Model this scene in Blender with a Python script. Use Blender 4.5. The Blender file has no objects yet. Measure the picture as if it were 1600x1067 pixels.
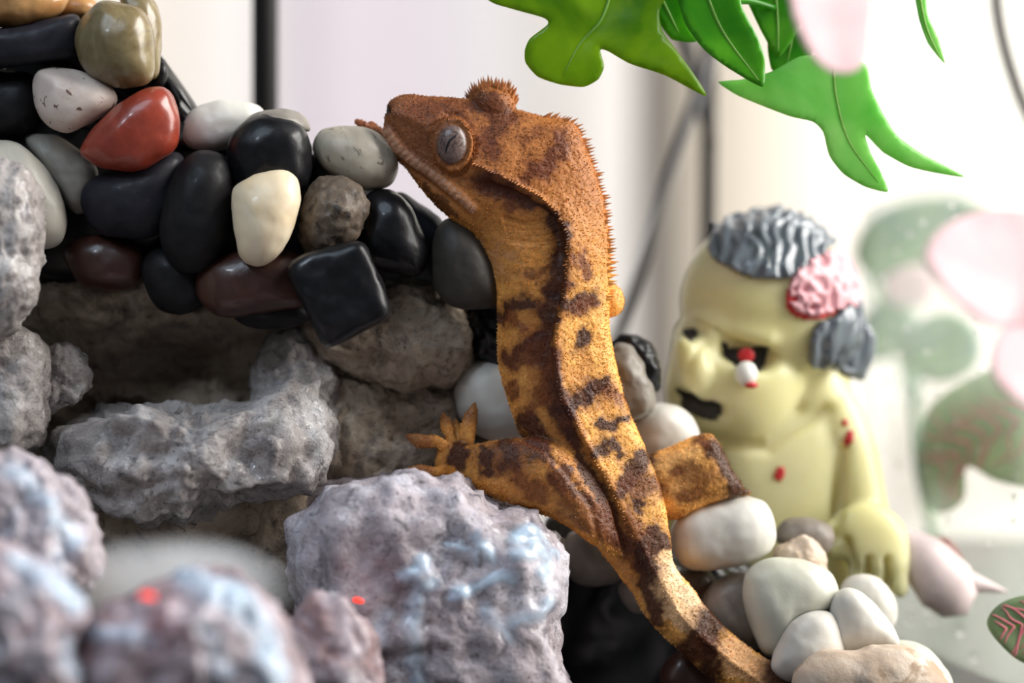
import bpy, bmesh, math, random
import numpy as np
from mathutils import Vector, Matrix
from mathutils.geometry import delaunay_2d_cdt
random.seed(7); RNG = np.random.default_rng(7)
SC = bpy.context.scene; COL = SC.collection

# ------------------------------------------------------------------ camera
PITCH = math.radians(6.0); FPX = 4000.0; D0 = 0.40      # 90 mm lens, focus 40 cm: 1 px = 0.1 mm at focus
FOC = np.array([0.0, 0.0, 0.062])
FWD = np.array([0, math.cos(PITCH), -math.sin(PITCH)]); UP = np.array([0, math.sin(PITCH), math.cos(PITCH)])
RGT = np.array([1.0, 0, 0]); CAM = FOC - FWD * D0
cd = bpy.data.cameras.new('camera'); cam = bpy.data.objects.new('camera', cd); COL.objects.link(cam)
cam.location = CAM; cam.rotation_euler = (math.pi / 2 - PITCH, 0, 0)
cd.lens = 90; cd.sensor_width = 36; cd.clip_start = 0.01; cd.clip_end = 20
cd.dof.use_dof = True; cd.dof.focus_distance = D0 - 0.004; cd.dof.aperture_fstop = 7.0
SC.camera = cam

# ------------------------------------------------------------------ world, lights, exposure
w = bpy.data.worlds.new('world'); SC.world = w; w.use_nodes = True
w.node_tree.nodes['Background'].inputs[0].default_value = (0.86, 0.93, 1.0, 1)
w.node_tree.nodes['Background'].inputs[1].default_value = 0.165

def area(name, loc, target, size, power, col, size_y=None):
    l = bpy.data.lights.new(name, 'AREA'); l.energy = power; l.color = col; l.size = size
    if size_y: l.shape = 'RECTANGLE'; l.size_y = size_y
    o = bpy.data.objects.new(name, l); COL.objects.link(o); o.location = loc
    o.rotation_euler = (Vector(target) - Vector(loc)).to_track_quat('-Z', 'Y').to_euler()
    return o
area('side_window_light', (0.75, -0.03, 0.47), (0, 0, 0.05), 0.55, 28, (1, 0.96, 0.91), 0.8)
area('back_window_light', (0.40, 1.35, 0.32), (0.12, 0, 0.10), 1.3, 19, (1, 0.97, 0.95), 1.5)
area('cool_fill_light', (-0.15, -0.18, 0.40), (-0.05, 0, 0.04), 0.20, 0.5, (0.70, 0.85, 1.0), 0.16)  # added cool fill from the upper left front, not a visible lamp
sl_ = bpy.data.lights.new('added_rock_spot', 'SPOT'); sl_.energy = 1.7; sl_.color = (0.76, 0.87, 1.0); sl_.spot_size = math.radians(24); sl_.spot_blend = 0.9; sl_.shadow_soft_size = 0.02  # added unseen spot that brightens only the lower-left rocks
so_ = bpy.data.objects.new('added_rock_spot', sl_); COL.objects.link(so_); so_.location = (-0.22, -0.26, 0.34)
so_.rotation_euler = (Vector((-0.052, -0.01, 0.018)) - so_.location).to_track_quat('-Z', 'Y').to_euler()
SC.cycles.volume_bounces = 2; SC.cycles.transparent_max_bounces = 12
SC.view_settings.view_transform = 'Standard'; SC.view_settings.look = 'None'
SC.view_settings.exposure = 0.0; SC.view_settings.gamma = 1.0; SC.view_settings.use_curve_mapping = False

# ------------------------------------------------------------------ pixel <-> place
def W(p):
    """(n,3) array of pixel x, pixel y, depth behind the focus distance in 0.1 mm -> world metres"""
    p = np.asarray(p, float).reshape(-1, 3); D = D0 + p[:, 2] * 1e-4
    return CAM + FWD * D[:, None] + RGT * ((p[:, 0] - 800) / FPX * D)[:, None] - UP * ((p[:, 1] - 533.5) / FPX * D)[:, None]
def PX(v):
    q = np.asarray(v) - CAM; D = q @ FWD
    return np.stack([800 + (q @ RGT) / D * FPX, 533.5 - (q @ UP) / D * FPX, (D - D0) * 1e4], 1)

# ------------------------------------------------------------------ numpy noise
def _h(ix, iy, iz, s):
    n = (ix.astype(np.int64) * 374761393 + iy.astype(np.int64) * 668265263 + iz.astype(np.int64) * 2147483647 + s * 974711) & 0xffffffff
    n = ((n ^ (n >> 13)) * 1274126177) & 0xffffffff
    return ((n ^ (n >> 16)) & 0xffff) / 32767.5 - 1.0
def vnoise(p, s=0):
    i = np.floor(p).astype(np.int64); f = p - i; f = f * f * f * (f * (f * 6 - 15) + 10)
    r = 0
    for dx in (0, 1):
        wx = f[:, 0] if dx else 1 - f[:, 0]
        for dy in (0, 1):
            wy = f[:, 1] if dy else 1 - f[:, 1]
            for dz in (0, 1):
                wz = f[:, 2] if dz else 1 - f[:, 2]
                r = r + wx * wy * wz * _h(i[:, 0] + dx, i[:, 1] + dy, i[:, 2] + dz, s)
    return r
def fbm(p, o=4, s=0, ridge=False):
    a, r = 1.0, 0
    for k in range(o):
        n = vnoise(p * (2.03 ** k) + 17.3 * k, s + k)
        r = r + a * (1 - 2 * np.abs(n) if ridge else n); a *= 0.5
    return r

# ------------------------------------------------------------------ colours and materials
def lin(c, a=1.0):
    c = np.asarray(c, float) / 255
    r = np.where(c <= 0.04045, c / 12.92, ((c + 0.055) / 1.055) ** 2.4)
    return (float(r[0]), float(r[1]), float(r[2]), a)
class NT:
    def __init__(s, name):
        s.m = bpy.data.materials.new(name); s.m.use_nodes = True; s.t = s.m.node_tree; s.n = s.t.nodes
        s.b = s.n['Principled BSDF']; s.out = s.n['Material Output']
    def new(s, t, **k):
        n = s.n.new(t)
        for a, v in k.items():
            if hasattr(n, a): setattr(n, a, v)
            else: n.inputs[a.replace('_', ' ')].default_value = v
        return n
    def l(s, a, b): s.t.links.new(a, b)
    def co(s):
        if not hasattr(s, '_co'): s._co = s.new('ShaderNodeTexCoord').outputs['Object']
        return s._co
    def noise(s, scale, detail=4, rough=0.55, dist=0.0):
        n = s.new('ShaderNodeTexNoise', Scale=scale, Detail=detail, Roughness=rough, Distortion=dist); s.l(s.co(), n.inputs['Vector']); return n.outputs['Fac']
    def ramp(s, fac, stops):
        r = s.new('ShaderNodeValToRGB'); e = r.color_ramp.elements
        while len(e) < len(stops): e.new(0.5)
        for k, (p, c) in enumerate(stops): e[k].position = p; e[k].color = c if len(c) == 4 else lin(c)
        s.l(fac, r.inputs[0]); return r.outputs[0]
    def mix(s, fac, a, b, mode='MIX'):
        m = s.new('ShaderNodeMix', data_type='RGBA', blend_type=mode)
        for i, v in ((0, fac), (6, a), (7, b)):
            if hasattr(v, 'links'): s.l(v, m.inputs[i])
            else: m.inputs[i].default_value = v if i == 0 else (v if len(v) == 4 else lin(v))
        return m.outputs[2]
    def bump(s, h, strength=0.5, dist=0.0005, base=None):
        b = s.new('ShaderNodeBump', Strength=strength, Distance=dist); s.l(h, b.inputs['Height'])
        if base: s.l(base, b.inputs['Normal'])
        return b.outputs[0]
    def set(s, **k):
        for a, v in k.items():
            i = s.b.inputs[a.replace('_', ' ')]
            if hasattr(v, 'links'): s.l(v, i)
            else: i.default_value = v
        return s.m
G = (0, 0, 0, 1); WH = (1, 1, 1, 1)
def pebble_mat(name, c1, c2, spot=None, rough=0.4, coat=0.25, scale=90, spotscale=500, thr=0.66, sss=0.0, bump=0.12, warp=1.5, spec=0.4):
    t = NT(name)
    c = t.ramp(t.noise(scale, 5, 0.6, warp), [(0.3, c1), (0.7, c2)])
    if spot:
        c = t.mix(t.ramp(t.noise(spotscale, 3, 0.6, 0.6), [(thr, G), (thr + 0.05, WH)]), c, spot)
    r = t.ramp(t.noise(scale * 5, 4), [(0.3, (rough - .08,) * 3 + (1,)), (0.7, (rough + .12,) * 3 + (1,))])
    t.set(Base_Color=c, Roughness=r, Coat_Weight=coat, Coat_Roughness=0.15, Normal=t.bump(t.noise(900, 5, 0.65), bump, 0.0004))
    t.b.inputs['Specular IOR Level'].default_value = spec
    if sss:
        t.set(Subsurface_Weight=sss, Subsurface_Scale=0.004); t.b.inputs['Subsurface Radius'].default_value = (1, 0.9, 0.7)
    return t.m
def rock_mat(name, c1, c2, c3, wet=0.3, speck=(45, 42, 48), bump=1.0, vein=None):
    t = NT(name)
    c = t.ramp(t.noise(75, 7, 0.66, 0.9), [(0.30, c1), (0.5, c2), (0.70, c3)])
    if vein: c = t.mix(t.ramp(t.noise(30, 2, 0.4, 0.8), [(0.52, G), (0.60, (.85, .85, .85, 1)), (0.66, G)]), c, vein)
    c = t.mix(t.ramp(t.noise(105, 6, 0.7, 1.0), [(0.54, G), (0.66, (0.6, 0.6, 0.6, 1))]), c, (76, 70, 74))
    c = t.mix(t.ramp(t.noise(230, 6, 0.72, 1.4), [(0.56, G), (0.70, (0.8, 0.8, 0.8, 1))]), c, speck)
    c = t.mix(t.ramp(t.noise(1000, 4, 0.7), [(0.60, G), (0.68, (0.75, 0.75, 0.75, 1))]), c, (62, 56, 56))
    wetf = t.ramp(t.noise(40, 4, 0.6, 0.8), [(0.44, G), (0.58, (wet,) * 3 + (1,))])
    h = t.mix(0.45, t.noise(420, 7, 0.72), t.noise(1500, 4, 0.7))
    t.set(Base_Color=c, Roughness=0.8, Coat_Weight=wetf, Coat_Roughness=0.10, Coat_IOR=1.4, Normal=t.bump(h, bump, 0.0009))
    t.set(Coat_Normal=t.bump(t.noise(170, 3, 0.5, 1.0), 0.8, 0.0016))
    t.b.inputs['Specular IOR Level'].default_value = .3
    return t.m
def plain(name, c, rough=0.5, **k):
    t = NT(name); v = t.noise(k.pop('scale', 200), 4)
    cc = t.mix(v, tuple(np.array(c) * 0.85), tuple(np.minimum(np.array(c) * 1.1, 255)))
    return t.set(Base_Color=cc, Roughness=rough, **k)

# ------------------------------------------------------------------ mesh helpers
ORG = {}
def mk(name, v, f, mat, parent=None, label=None, cat=None, group=None, kind=None, smooth=True, origin=None, cols=None, recalc=True):
    v = np.asarray(v, float); me = bpy.data.meshes.new(name)
    o = origin if origin is not None else v.mean(0)
    me.from_pydata((v - o).tolist(), [], f.tolist() if isinstance(f, np.ndarray) else f); me.update()
    if recalc:
        bm = bmesh.new(); bm.from_mesh(me); bmesh.ops.recalc_face_normals(bm, faces=bm.faces); bm.to_mesh(me); bm.free()
    if smooth: me.polygons.foreach_set('use_smooth', np.ones(len(me.polygons), bool))
    if cols is not None:
        a = me.color_attributes.new('Col', 'FLOAT_COLOR', 'POINT'); a.data.foreach_set('color', np.asarray(cols, np.float32).ravel())
    if mat: me.materials.append(mat)
    ob = bpy.data.objects.new(name, me); COL.objects.link(ob); ORG[ob.name] = np.array(o)
    if parent is not None: ob.parent = parent; ob.location = o - ORG[parent.name]
    else: ob.location = o
    tag(ob, label, cat, group, kind); return ob
def tag(o, label=None, cat=None, group=None, kind=None):
    for k, v in (('label', label), ('category', cat), ('group', group), ('kind', kind)):
        if v: o[k] = v
    return o
def empty(name, loc, label, cat, group=None, kind=None):
    e = bpy.data.objects.new(name, None); COL.objects.link(e); e.location = loc; e.empty_display_size = 0.01
    ORG[e.name] = np.array(loc, float); return tag(e, label, cat, group, kind)
def closed(pts, n=160, sharp=False):
    p = np.asarray(pts, float); m = len(p); t = np.linspace(0, m, n, endpoint=False); i = t.astype(int); u = (t - i)[:, None]
    if sharp: return p[i % m] * (1 - u) + p[(i + 1) % m] * u
    a, b, c, d = p[(i - 1) % m], p[i % m], p[(i + 1) % m], p[(i + 2) % m]
    return 0.5 * (2 * b + (c - a) * u + (2 * a - 5 * b + 4 * c - d) * u * u + (3 * b - a - 3 * c + d) * u ** 3)
def opened(pts, n):
    p = np.asarray(pts, float); p = np.vstack([2 * p[0] - p[1], p, 2 * p[-1] - p[-2]]); m = len(p) - 3
    t = np.linspace(0, m - 1e-6, n); i = t.astype(int); u = (t - i)[:, None]; a, b, c, d = p[i], p[i + 1], p[i + 2], p[i + 3]
    return 0.5 * (2 * b + (c - a) * u + (2 * a - 5 * b + 4 * c - d) * u * u + (3 * b - a - 3 * c + d) * u ** 3)
_ico = {}
def ico(s):
    if s not in _ico:
        bm = bmesh.new(); bmesh.ops.create_icosphere(bm, subdivisions=s, radius=1); bm.verts.ensure_lookup_table()
        _ico[s] = (np.array([v.co[:] for v in bm.verts]), np.array([[v.index for v in f.verts] for f in bm.faces])); bm.free()
    return _ico[s]
def blob_px(outline, d, thick, n=2.3, sub=4, tilt=(0, 0), amp=0, freq=0.02, seed=0, octv=3, ridge=0.0, flat=None):
    """a rounded solid whose outline follows a traced one, with its own thickness; returns pixel-depth coordinates"""
    o = closed(outline); c = 0.5 * (o.min(0) + o.max(0)); q = o - c; ang = np.arctan2(q[:, 1], q[:, 0]); r = np.hypot(q[:, 0], q[:, 1])
    k = np.argsort(ang); ang, r = ang[k], r[k]
    ang = np.concatenate([ang - 2 * np.pi, ang, ang + 2 * np.pi]); r = np.concatenate([r, r, r])
    s, f = ico(sub); th = np.arctan2(s[:, 1], s[:, 0]); rho = np.hypot(s[:, 0], s[:, 1]); z = s[:, 2]
    L = (np.abs(rho) ** n + np.abs(z) ** n) ** (1 / n); rho, z = rho / L, z / L
    R = np.interp(th, ang, r) * rho
    x, y = R * np.cos(th), R * np.sin(th); dd = d + z * thick + tilt[0] * x + tilt[1] * y
    p = np.stack([x + c[0], y + c[1], dd], 1)
    if amp:
        nr = np.stack([x / max(q[:, 0].max(), 1), y / max(q[:, 1].max(), 1), z], 1); nr /= np.linalg.norm(nr, axis=1)[:, None] + 1e-9
        a = fbm(p * freq + seed * 13.7, octv, seed)
        if ridge: a = (1 - ridge) * a + ridge * (fbm(p * freq * 1.3 + 5, octv, seed + 3, True) - 0.6)
        p = p + nr * (a * amp)[:, None]
    return p, f
def tube_px(pts, rad, n=10, seg=6, flat=1.0):
    p = opened(pts, max(2, (len(pts) - 1) * seg + 1)); t = np.linspace(0, 1, len(p)); rr = np.interp(t, np.linspace(0, 1, len(rad)), rad)
    v, f = [], []; pre = None
    for i in range(len(p)):
        tg = p[min(i + 1, len(p) - 1)] - p[max(i - 1, 0)]; tg = tg / (np.linalg.norm(tg) + 1e-9)
        a = np.cross(tg, [0, 0, 1.0]) if pre is None else pre - tg * (pre @ tg)
        if np.linalg.norm(a) < 1e-6: a = np.cross(tg, [0, 1.0, 0])
        a = a / np.linalg.norm(a); b = np.cross(tg, a); pre = a
        for k in range(n):
            an = 2 * math.pi * k / n; v.append(p[i] + rr[i] * (math.cos(an) * a + flat * math.sin(an) * b))
    m = len(p)
    for i in range(m - 1):
        for k in range(n): f.append([i * n + k, i * n + (k + 1) % n, (i + 1) * n + (k + 1) % n, (i + 1) * n + k])
    v.append(p[0] - (p[1] - p[0]) / np.linalg.norm(p[1] - p[0]) * rr[0] * .6); v.append(p[-1] + (p[-1] - p[-2]) / np.linalg.norm(p[-1] - p[-2]) * rr[-1] * .6)
    for k in range(n): f.append([m * n, (k + 1) % n, k]); f.append([m * n + 1, (m - 1) * n + k, (m - 1) * n + (k + 1) % n])
    return np.array(v), f
def box(x0, x1, y0, y1, z0, z1):
    v = [(x, y, z) for x in (x0, x1) for y in (y0, y1) for z in (z0, z1)]
    return v, [(0, 1, 3, 2), (4, 6, 7, 5), (0, 4, 5, 1), (2, 3, 7, 6), (0, 2, 6, 4), (1, 5, 7, 3)]
def inpoly(x, y, poly):
    poly = np.asarray(poly, float); r = np.zeros(len(x), bool); j = len(poly) - 1
    for i in range(len(poly)):
        xi, yi = poly[i]; xj, yj = poly[j]
        c = ((yi > y) != (yj > y)) & (x < (xj - xi) * (y - yi) / (yj - yi + 1e-12) + xi); r ^= c; j = i
    return r
def pdist(x, y, line):
    """distance to a pixel polyline"""
    line = np.asarray(line, float); best = np.full(len(x), 1e9)
    if len(line) == 1: return np.hypot(x - line[0, 0], y - line[0, 1])
    for a, b in zip(line[:-1], line[1:]):
        e = b - a; t = np.clip(((x - a[0]) * e[0] + (y - a[1]) * e[1]) / (e @ e + 1e-9), 0, 1)
        best = np.minimum(best, np.hypot(x - a[0] - t * e[0], y - a[1] - t * e[1]))
    return best
def sheet_px(outline, dfun, step=7.0, thick=5.0, sharp=True, n=140):
    """a thin leaf or petal of real thickness over a traced outline; dfun(x,y) gives its bend"""
    o = closed(outline, n, False)
    if sharp: o = .55 * o + .45 * closed(outline, n, True)
    lo, hi = o.min(0), o.max(0)
    gx, gy = np.meshgrid(np.arange(lo[0], hi[0], step), np.arange(lo[1], hi[1], step)); g = np.stack([gx.ravel(), gy.ravel()], 1)
    g = g + RNG.uniform(-.2, .2, g.shape) * step
    keep = inpoly(g[:, 0], g[:, 1], o) & (pdist(g[:, 0], g[:, 1], np.vstack([o, o[:1]])) > step * 0.55); g = g[keep]
    pts = [Vector(q) for q in np.vstack([o, g])]; m = len(o)
    vo, _, fo, *_ = delaunay_2d_cdt(pts, [(i, (i + 1) % m) for i in range(m)], [], 1, 1e-4)
    xy = np.array([q[:] for q in vo]); ed = np.minimum(pdist(xy[:, 0], xy[:, 1], np.vstack([o, o[:1]])) / (step * 1.5), 1)
    d = dfun(xy[:, 0], xy[:, 1]); h = thick * (0.15 + 0.85 * np.sqrt(ed))
    a = np.column_stack([xy, d - h / 2]); b = np.column_stack([xy, d + h / 2]); nv = len(xy)
    f = [list(q) for q in fo] + [[i + nv for i in reversed(q)] for q in fo]
    cnt = {}
    for q in fo:
        for i in range(len(q)):
            e = (q[i], q[(i + 1) % len(q)]); cnt[e] = 1
    for (i, j) in cnt:
        if (j, i) not in cnt: f.append([j, i, i + nv, j + nv])
    return np.vstack([a, b]), f
def join(parts):
    v, f, o = [], [], 0
    for pv, pf in parts:
        v.append(np.asarray(pv, float)); f += [[i + o for i in q] for q in (pf.tolist() if isinstance(pf, np.ndarray) else pf)]; o += len(pv)
    return np.vstack(v), f
def remesh(v, f, voxel, smooth=6, fac=0.5):
    """fuse overlapping solids into one continuous skin; world coordinates in and out"""
    me = bpy.data.meshes.new('tmp'); me.from_pydata(np.asarray(v).tolist(), [], f); me.update()
    bm = bmesh.new(); bm.from_mesh(me); bmesh.ops.recalc_face_normals(bm, faces=bm.faces); bm.to_mesh(me); bm.free()
    ob = bpy.data.objects.new('tmp', me); COL.objects.link(ob)
    m = ob.modifiers.new('r', 'REMESH'); m.mode = 'VOXEL'; m.voxel_size = voxel
    s = ob.modifiers.new('s', 'SMOOTH'); s.factor = fac; s.iterations = smooth
    dg = bpy.context.evaluated_depsgraph_get(); em = bpy.data.meshes.new_from_object(ob.evaluated_get(dg))
    n = len(em.vertices); vv = np.empty(n * 3); em.vertices.foreach_get('co', vv); nn = np.empty(n * 3); em.vertices.foreach_get('normal', nn)
    ff = [list(p.vertices) for p in em.polygons]
    bpy.data.objects.remove(ob); bpy.data.meshes.remove(me); bpy.data.meshes.remove(em)
    return vv.reshape(-1, 3), ff, nn.reshape(-1, 3)
def sstep(x, a, b):
    t = np.clip((x - a) / (b - a), 0, 1); return t * t * (3 - 2 * t)

# ------------------------------------------------------------------ the room and the tank
M = {}
M['wallpaint'] = plain('wall_paint', (214, 208, 200), 0.9, scale=20)
M['woodfloor'] = plain('floor_wood', (150, 118, 86), 0.5, scale=8)
M['tablewood'] = plain('table_wood', (92, 84, 78), 0.5, scale=30)
M['blackmetal'] = plain('black_metal', (26, 25, 27), 0.45)
M['blackresin'] = plain('black_resin', (12, 12, 14), 0.35)
def curtain_mat(name, stops):
    t = NT(name); sx = t.new('ShaderNodeSeparateXYZ'); t.l(t.co(), sx.inputs[0]); mr = t.new('ShaderNodeMapRange'); t.l(sx.outputs[0], mr.inputs[0])
    mr.inputs[1].default_value = -.5; mr.inputs[2].default_value = .5
    c = t.ramp(mr.outputs[0], stops)
    d = t.new('ShaderNodeBsdfDiffuse'); tr = t.new('ShaderNodeBsdfTranslucent'); mx = t.new('ShaderNodeMixShader'); mx.inputs[0].default_value = 0.6
    t.l(c, d.inputs[0]); t.l(c, tr.inputs[0]); t.l(d.outputs[0], mx.inputs[1]); t.l(tr.outputs[0], mx.inputs[2]); t.l(mx.outputs[0], t.out.inputs[0]); return t.m
def bands(xs, x0):                       # colour bands along the cloth; xs in metres of room x
    return [(np.clip((x - x0) + .5, 0, 1), c) for x, c in xs]
M['curtain_w'] = curtain_mat('curtain_white', bands([(-.9, (235, 232, 232)), (-.19, (246, 240, 232)), (-.135, (246, 244, 242)), (-.10, (222, 216, 224)), (-.06, (220, 213, 222)), (-.02, (222, 220, 226)), (.012, (236, 234, 232)), (.05, (250, 248, 246))], -.4444))
M['curtain_c'] = curtain_mat('curtain_cream', bands([(.09, (222, 214, 200)), (.135, (236, 229, 214)), (.16, (252, 248, 240)), (.6, (253, 250, 243))], .6164))
v, f = box(-2.2, 2.2, -1.4, 2.0, -0.80, -0.75); mk('floor', v, f, M['woodfloor'], kind='structure', smooth=False)
wv = join([box(-2.2, -0.9, 1.0, 1.1, -0.75, 1.8), box(1.1, 2.2, 1.0, 1.1, -0.75, 1.8), box(-0.9, 1.1, 1.0, 1.1, -0.75, -0.55), box(-0.9, 1.1, 1.0, 1.1, 1.3, 1.8)])
mk('wall_back', wv[0], wv[1], M['wallpaint'], kind='structure', smooth=False)
win = empty('window_1', (0.1, 1.03, -0.55), None, None, kind='structure')
fr = join([box(-0.9, -0.84, 1.0, 1.06, -0.55, 1.3), box(1.04, 1.1, 1.0, 1.06, -0.55, 1.3), box(-0.84, 1.04, 1.0, 1.06, -0.55, -0.49), box(-0.84, 1.04, 1.0, 1.06, 1.24, 1.3), box(0.04, 0.13, 1.0, 1.06, -0.49, 1.24)])
mk('window_frame', fr[0], fr[1], plain('frame_grey', (128, 126, 124), .6), win, smooth=False)
def curtain(x0, x1, y, z0, z1, amp, wl, mat, label, seed):
    nx = 260; xs = np.linspace(x0, x1, nx); zs = np.linspace(z0, z1, 8)
    ph = np.cumsum(np.full(nx, (x1 - x0) / nx)) / wl * 2 * np.pi + 1.6 * vnoise(np.stack([xs * 9, xs * 0, xs * 0], 1), seed)
    pts = np.array([[x, y + amp * math.sin(p), z] for z in zs for x, p in zip(xs, ph)])
    f = [[j * nx + i, j * nx + i + 1, (j + 1) * nx + i + 1, (j + 1) * nx + i] for j in range(7) for i in range(nx - 1)]
    return mk('curtain', pts, f, mat, label=label, cat='curtain')
curtain(-0.95, 0.060, 0.86, -0.7, 1.35, 0.022, 0.10, M['curtain_w'], 'white window curtain hanging in soft folds behind the pebble arch', 3)
curtain(0.083, 1.15, 0.88, -0.7, 1.35, 0.020, 0.13, M['curtain_c'], 'cream window curtain hanging behind the toy figure and the plants', 9)
tb = empty('side_table', (0, 0.02, -0.75), 'dark wooden table standing under the terrarium', 'table')
v, f = box(-0.32, 0.32, -0.17, 0.21, -0.04, -0.012); mk('table_top', v, f, M['tablewood'], tb, smooth=False)
for sx in (-0.30, 0.26):
    for sy in (-0.15, 0.15):
        v, f = box(sx, sx + 0.04, sy, sy + 0.04, -0.75, -0.04); mk('leg', v, f, M['tablewood'], tb, smooth=False)
v, f = box(-0.24, 0.13, -0.10, 0.17, -0.012, 0.0); mk('terrarium_base', v, f, M['blackresin'], smooth=False, label='black base tray of the terrarium under the rocks and pebbles', cat='tray')

# black frame at the back of the tank
st = empty('metal_frame', (0.03, 0.10, 0.0), 'black metal frame with upright posts and a slanted brace at the back of the tank', 'frame')
def rod(a, b, r, name, parent, mat):
    v, f = tube_px(np.array([a, b], float), [r, r], 14, 1); mk(name, v, f, mat, parent)
def ray_at(px, py, d): return W([[px, py, d]])[0]
def post(px, py, d, r, lean=0.0):
    a = ray_at(px, py, d); rod((a[0] - lean * .09, a[1], 0.0), (a[0] + lean * .2, a[1], 0.30), r, 'post', st, M['blackmetal'])
post(413, 90, 620, 0.0024, 0.012); post(1108, 120, 1250, 0.0017)
a = ray_at(1126, 40, 1180); b = ray_at(838, 900, 1180); rod(b, a, 0.0012, 'brace', st, M['blackmetal'])
a = ray_at(1050, -40, 1220); b = ray_at(1112, 230, 1220); rod(a, b, 0.0014, 'brace', st, M['blackmetal'])
v, f = box(-0.06, 0.06, 0.056, 0.13, 0.298, 0.304); mk('top_rail', v, f, M['blackmetal'], st, smooth=False)

# ------------------------------------------------------------------ rocks
M['rock_warm'] = rock_mat('rock_warm', (112, 96, 80), (156, 140, 122), (192, 178, 162), 0.25)
M['rock_grey'] = rock_mat('rock_grey', (114, 108, 106), (162, 155, 152), (206, 203, 203), 0.7)
M['rock_wet'] = rock_mat('rock_wet', (128, 116, 118), (180, 170, 176), (222, 220, 230), 1.0)
M['rock_pink'] = rock_mat('rock_pink', (124, 80, 74), (180, 164, 170), (224, 222, 232), 1.0, vein=(40, 40, 58))
def rock(pts, d, th, mat, label, n=2.6, sub=6, amp=14, freq=0.016, seed=1, tilt=(0, 0), ridge=0.45, crag=7.0, pits=7.0):
    p, f = blob_px(pts, d, th, n, sub, tilt, amp, freq, seed, 5, ridge)
    q = p * 0.045; c = p.mean(0); nr = (p - c) / np.maximum(np.ptp(p, axis=0), 1); nr /= np.linalg.norm(nr, axis=1)[:, None]
    wp = p + 10 * np.stack([vnoise(q + 3, seed), vnoise(q + 9, seed + 1), vnoise(q + 27, seed + 2)], 1)
    lump = .6 * (.7 - fbm(wp * .017, 4, seed + 60, True)) + .5 * fbm(wp * .03, 3, seed + 70); pit = np.clip(vnoise(wp * .06 + seed, seed + 50) - 0.3, 0, 1) + .7 * np.clip(vnoise(wp * .13 + seed, seed + 51) - .35, 0, 1)
    p = p + nr * (crag * lump - pit * pits + fbm(p * 0.10, 3, seed + 9) * 1.5)[:, None]
    return mk('rock', W(p), f, M[mat], label=label, cat='rock', group='fountain rocks')
gx_, gy_ = np.meshgrid(np.arange(-100, 772, 4.0), np.arange(405, 1000, 4.0)); nyg, nxg = gx_.shape; X_, Y_ = gx_.ravel(), gy_.ravel()
def gss(cx, cy, sx, sy): return np.exp(-((X_ - cx) / sx) ** 2 - ((Y_ - cy) / sy) ** 2)
Q_ = np.column_stack([X_, Y_, X_ * 0]); WQ = Q_ + 14 * np.column_stack([fbm(Q_ * .02, 3, 71), fbm(Q_ * .02, 3, 72), X_ * 0])
dw = 120 + 95 * gss(270, 580, 170, 50) + 110 * gss(410, 850, 60, 70) + 90 * gss(170, 660, 90, 40) - 70 * gss(500, 690, 60, 90) - 60 * gss(620, 745, 130, 40) - 70 * gss(0, 620, 80, 160) - 50 * gss(140, 480, 60, 40) - 30 * gss(300, 500, 80, 25) - 40 * gss(430, 790, 40, 40)
dw = dw + 22 * fbm(WQ * .011, 4, 73) + 12 * (fbm(WQ * .02, 4, 74, True) - .6) + 9 * np.clip(vnoise(WQ * .05, 75) - .3, 0, 1) + 2 * fbm(Q_ * .11, 3, 76) + 60 * sstep(430 - Y_, 0, 40)
fr0 = np.column_stack([X_, Y_, dw]); bk0 = np.column_stack([X_, Y_, np.maximum(dw, 330) + 60]); ng = len(X_); idx = np.arange(ng).reshape(nyg, nxg)
qf = np.stack([idx[:-1, :-1], idx[:-1, 1:], idx[1:, 1:], idx[1:, :-1]], -1).reshape(-1, 4); rim = np.concatenate([idx[0, :-1], idx[:-1, -1], idx[-1, :0:-1], idx[:0:-1, 0]])
fw_ = qf.tolist() + (qf[:, ::-1] + ng).tolist() + [[int(rim[k]), int(rim[(k + 1) % len(rim)]), int(rim[(k + 1) % len(rim)]) + ng, int(rim[k]) + ng] for k in range(len(rim))]
mk('rock', W(np.vstack([fr0, bk0])), fw_, M['rock_warm'], label='large brown-grey rock wall in shade under the pebble arch', cat='rock', group='fountain rocks')
rock([(462, 525), (480, 492), (560, 455), (640, 432), (700, 465), (742, 505), (745, 560), (705, 598), (640, 612), (560, 590), (490, 562)], 110, 85, 'rock_warm', 'pitted pale brown rock directly behind the black cube pebble', seed=4, amp=9)
rock([(75, 705), (112, 662), (180, 636), (300, 642), (380, 632), (450, 606), (500, 640), (512, 700), (480, 765), (340, 790), (220, 812), (110, 785)], 20, 130, 'rock_grey', 'long jagged grey rock ledge with a wet right end', 3.0, seed=6, amp=24, freq=.012, crag=12, pits=5)
END = rock([(405, 560), (462, 512), (520, 560), (540, 660), (530, 740), (450, 750), (400, 650)], 120, 85, 'rock_grey', 'small upright wet rock rising from the end of the ledge', n=3, seed=8, amp=14)
rock([(480, 590), (600, 590), (715, 615), (730, 690), (705, 765), (560, 800), (470, 770), (462, 680)], 150, 95, 'rock_warm', 'smooth brown-grey rock under the gecko\'s spread foot', seed=10, amp=12)
BIG = rock([(448, 870), (466, 800), (560, 748), (660, 742), (760, 776), (862, 842), (880, 925), (870, 1000), (868, 1130), (500, 1130), (462, 1000)], 10, 200, 'rock_wet', 'big wet lavender-grey rock block below the gecko\'s leg', 4.5, seed=12, amp=20, crag=10, freq=.008)
ROUND = rock([(-60, 715), (0, 705), (70, 722), (128, 790), (160, 862), (135, 930), (60, 960), (-60, 960)], -330, 130, 'rock_wet', 'round bluish grey rock beside the mist', seed=14, amp=14)
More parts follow.
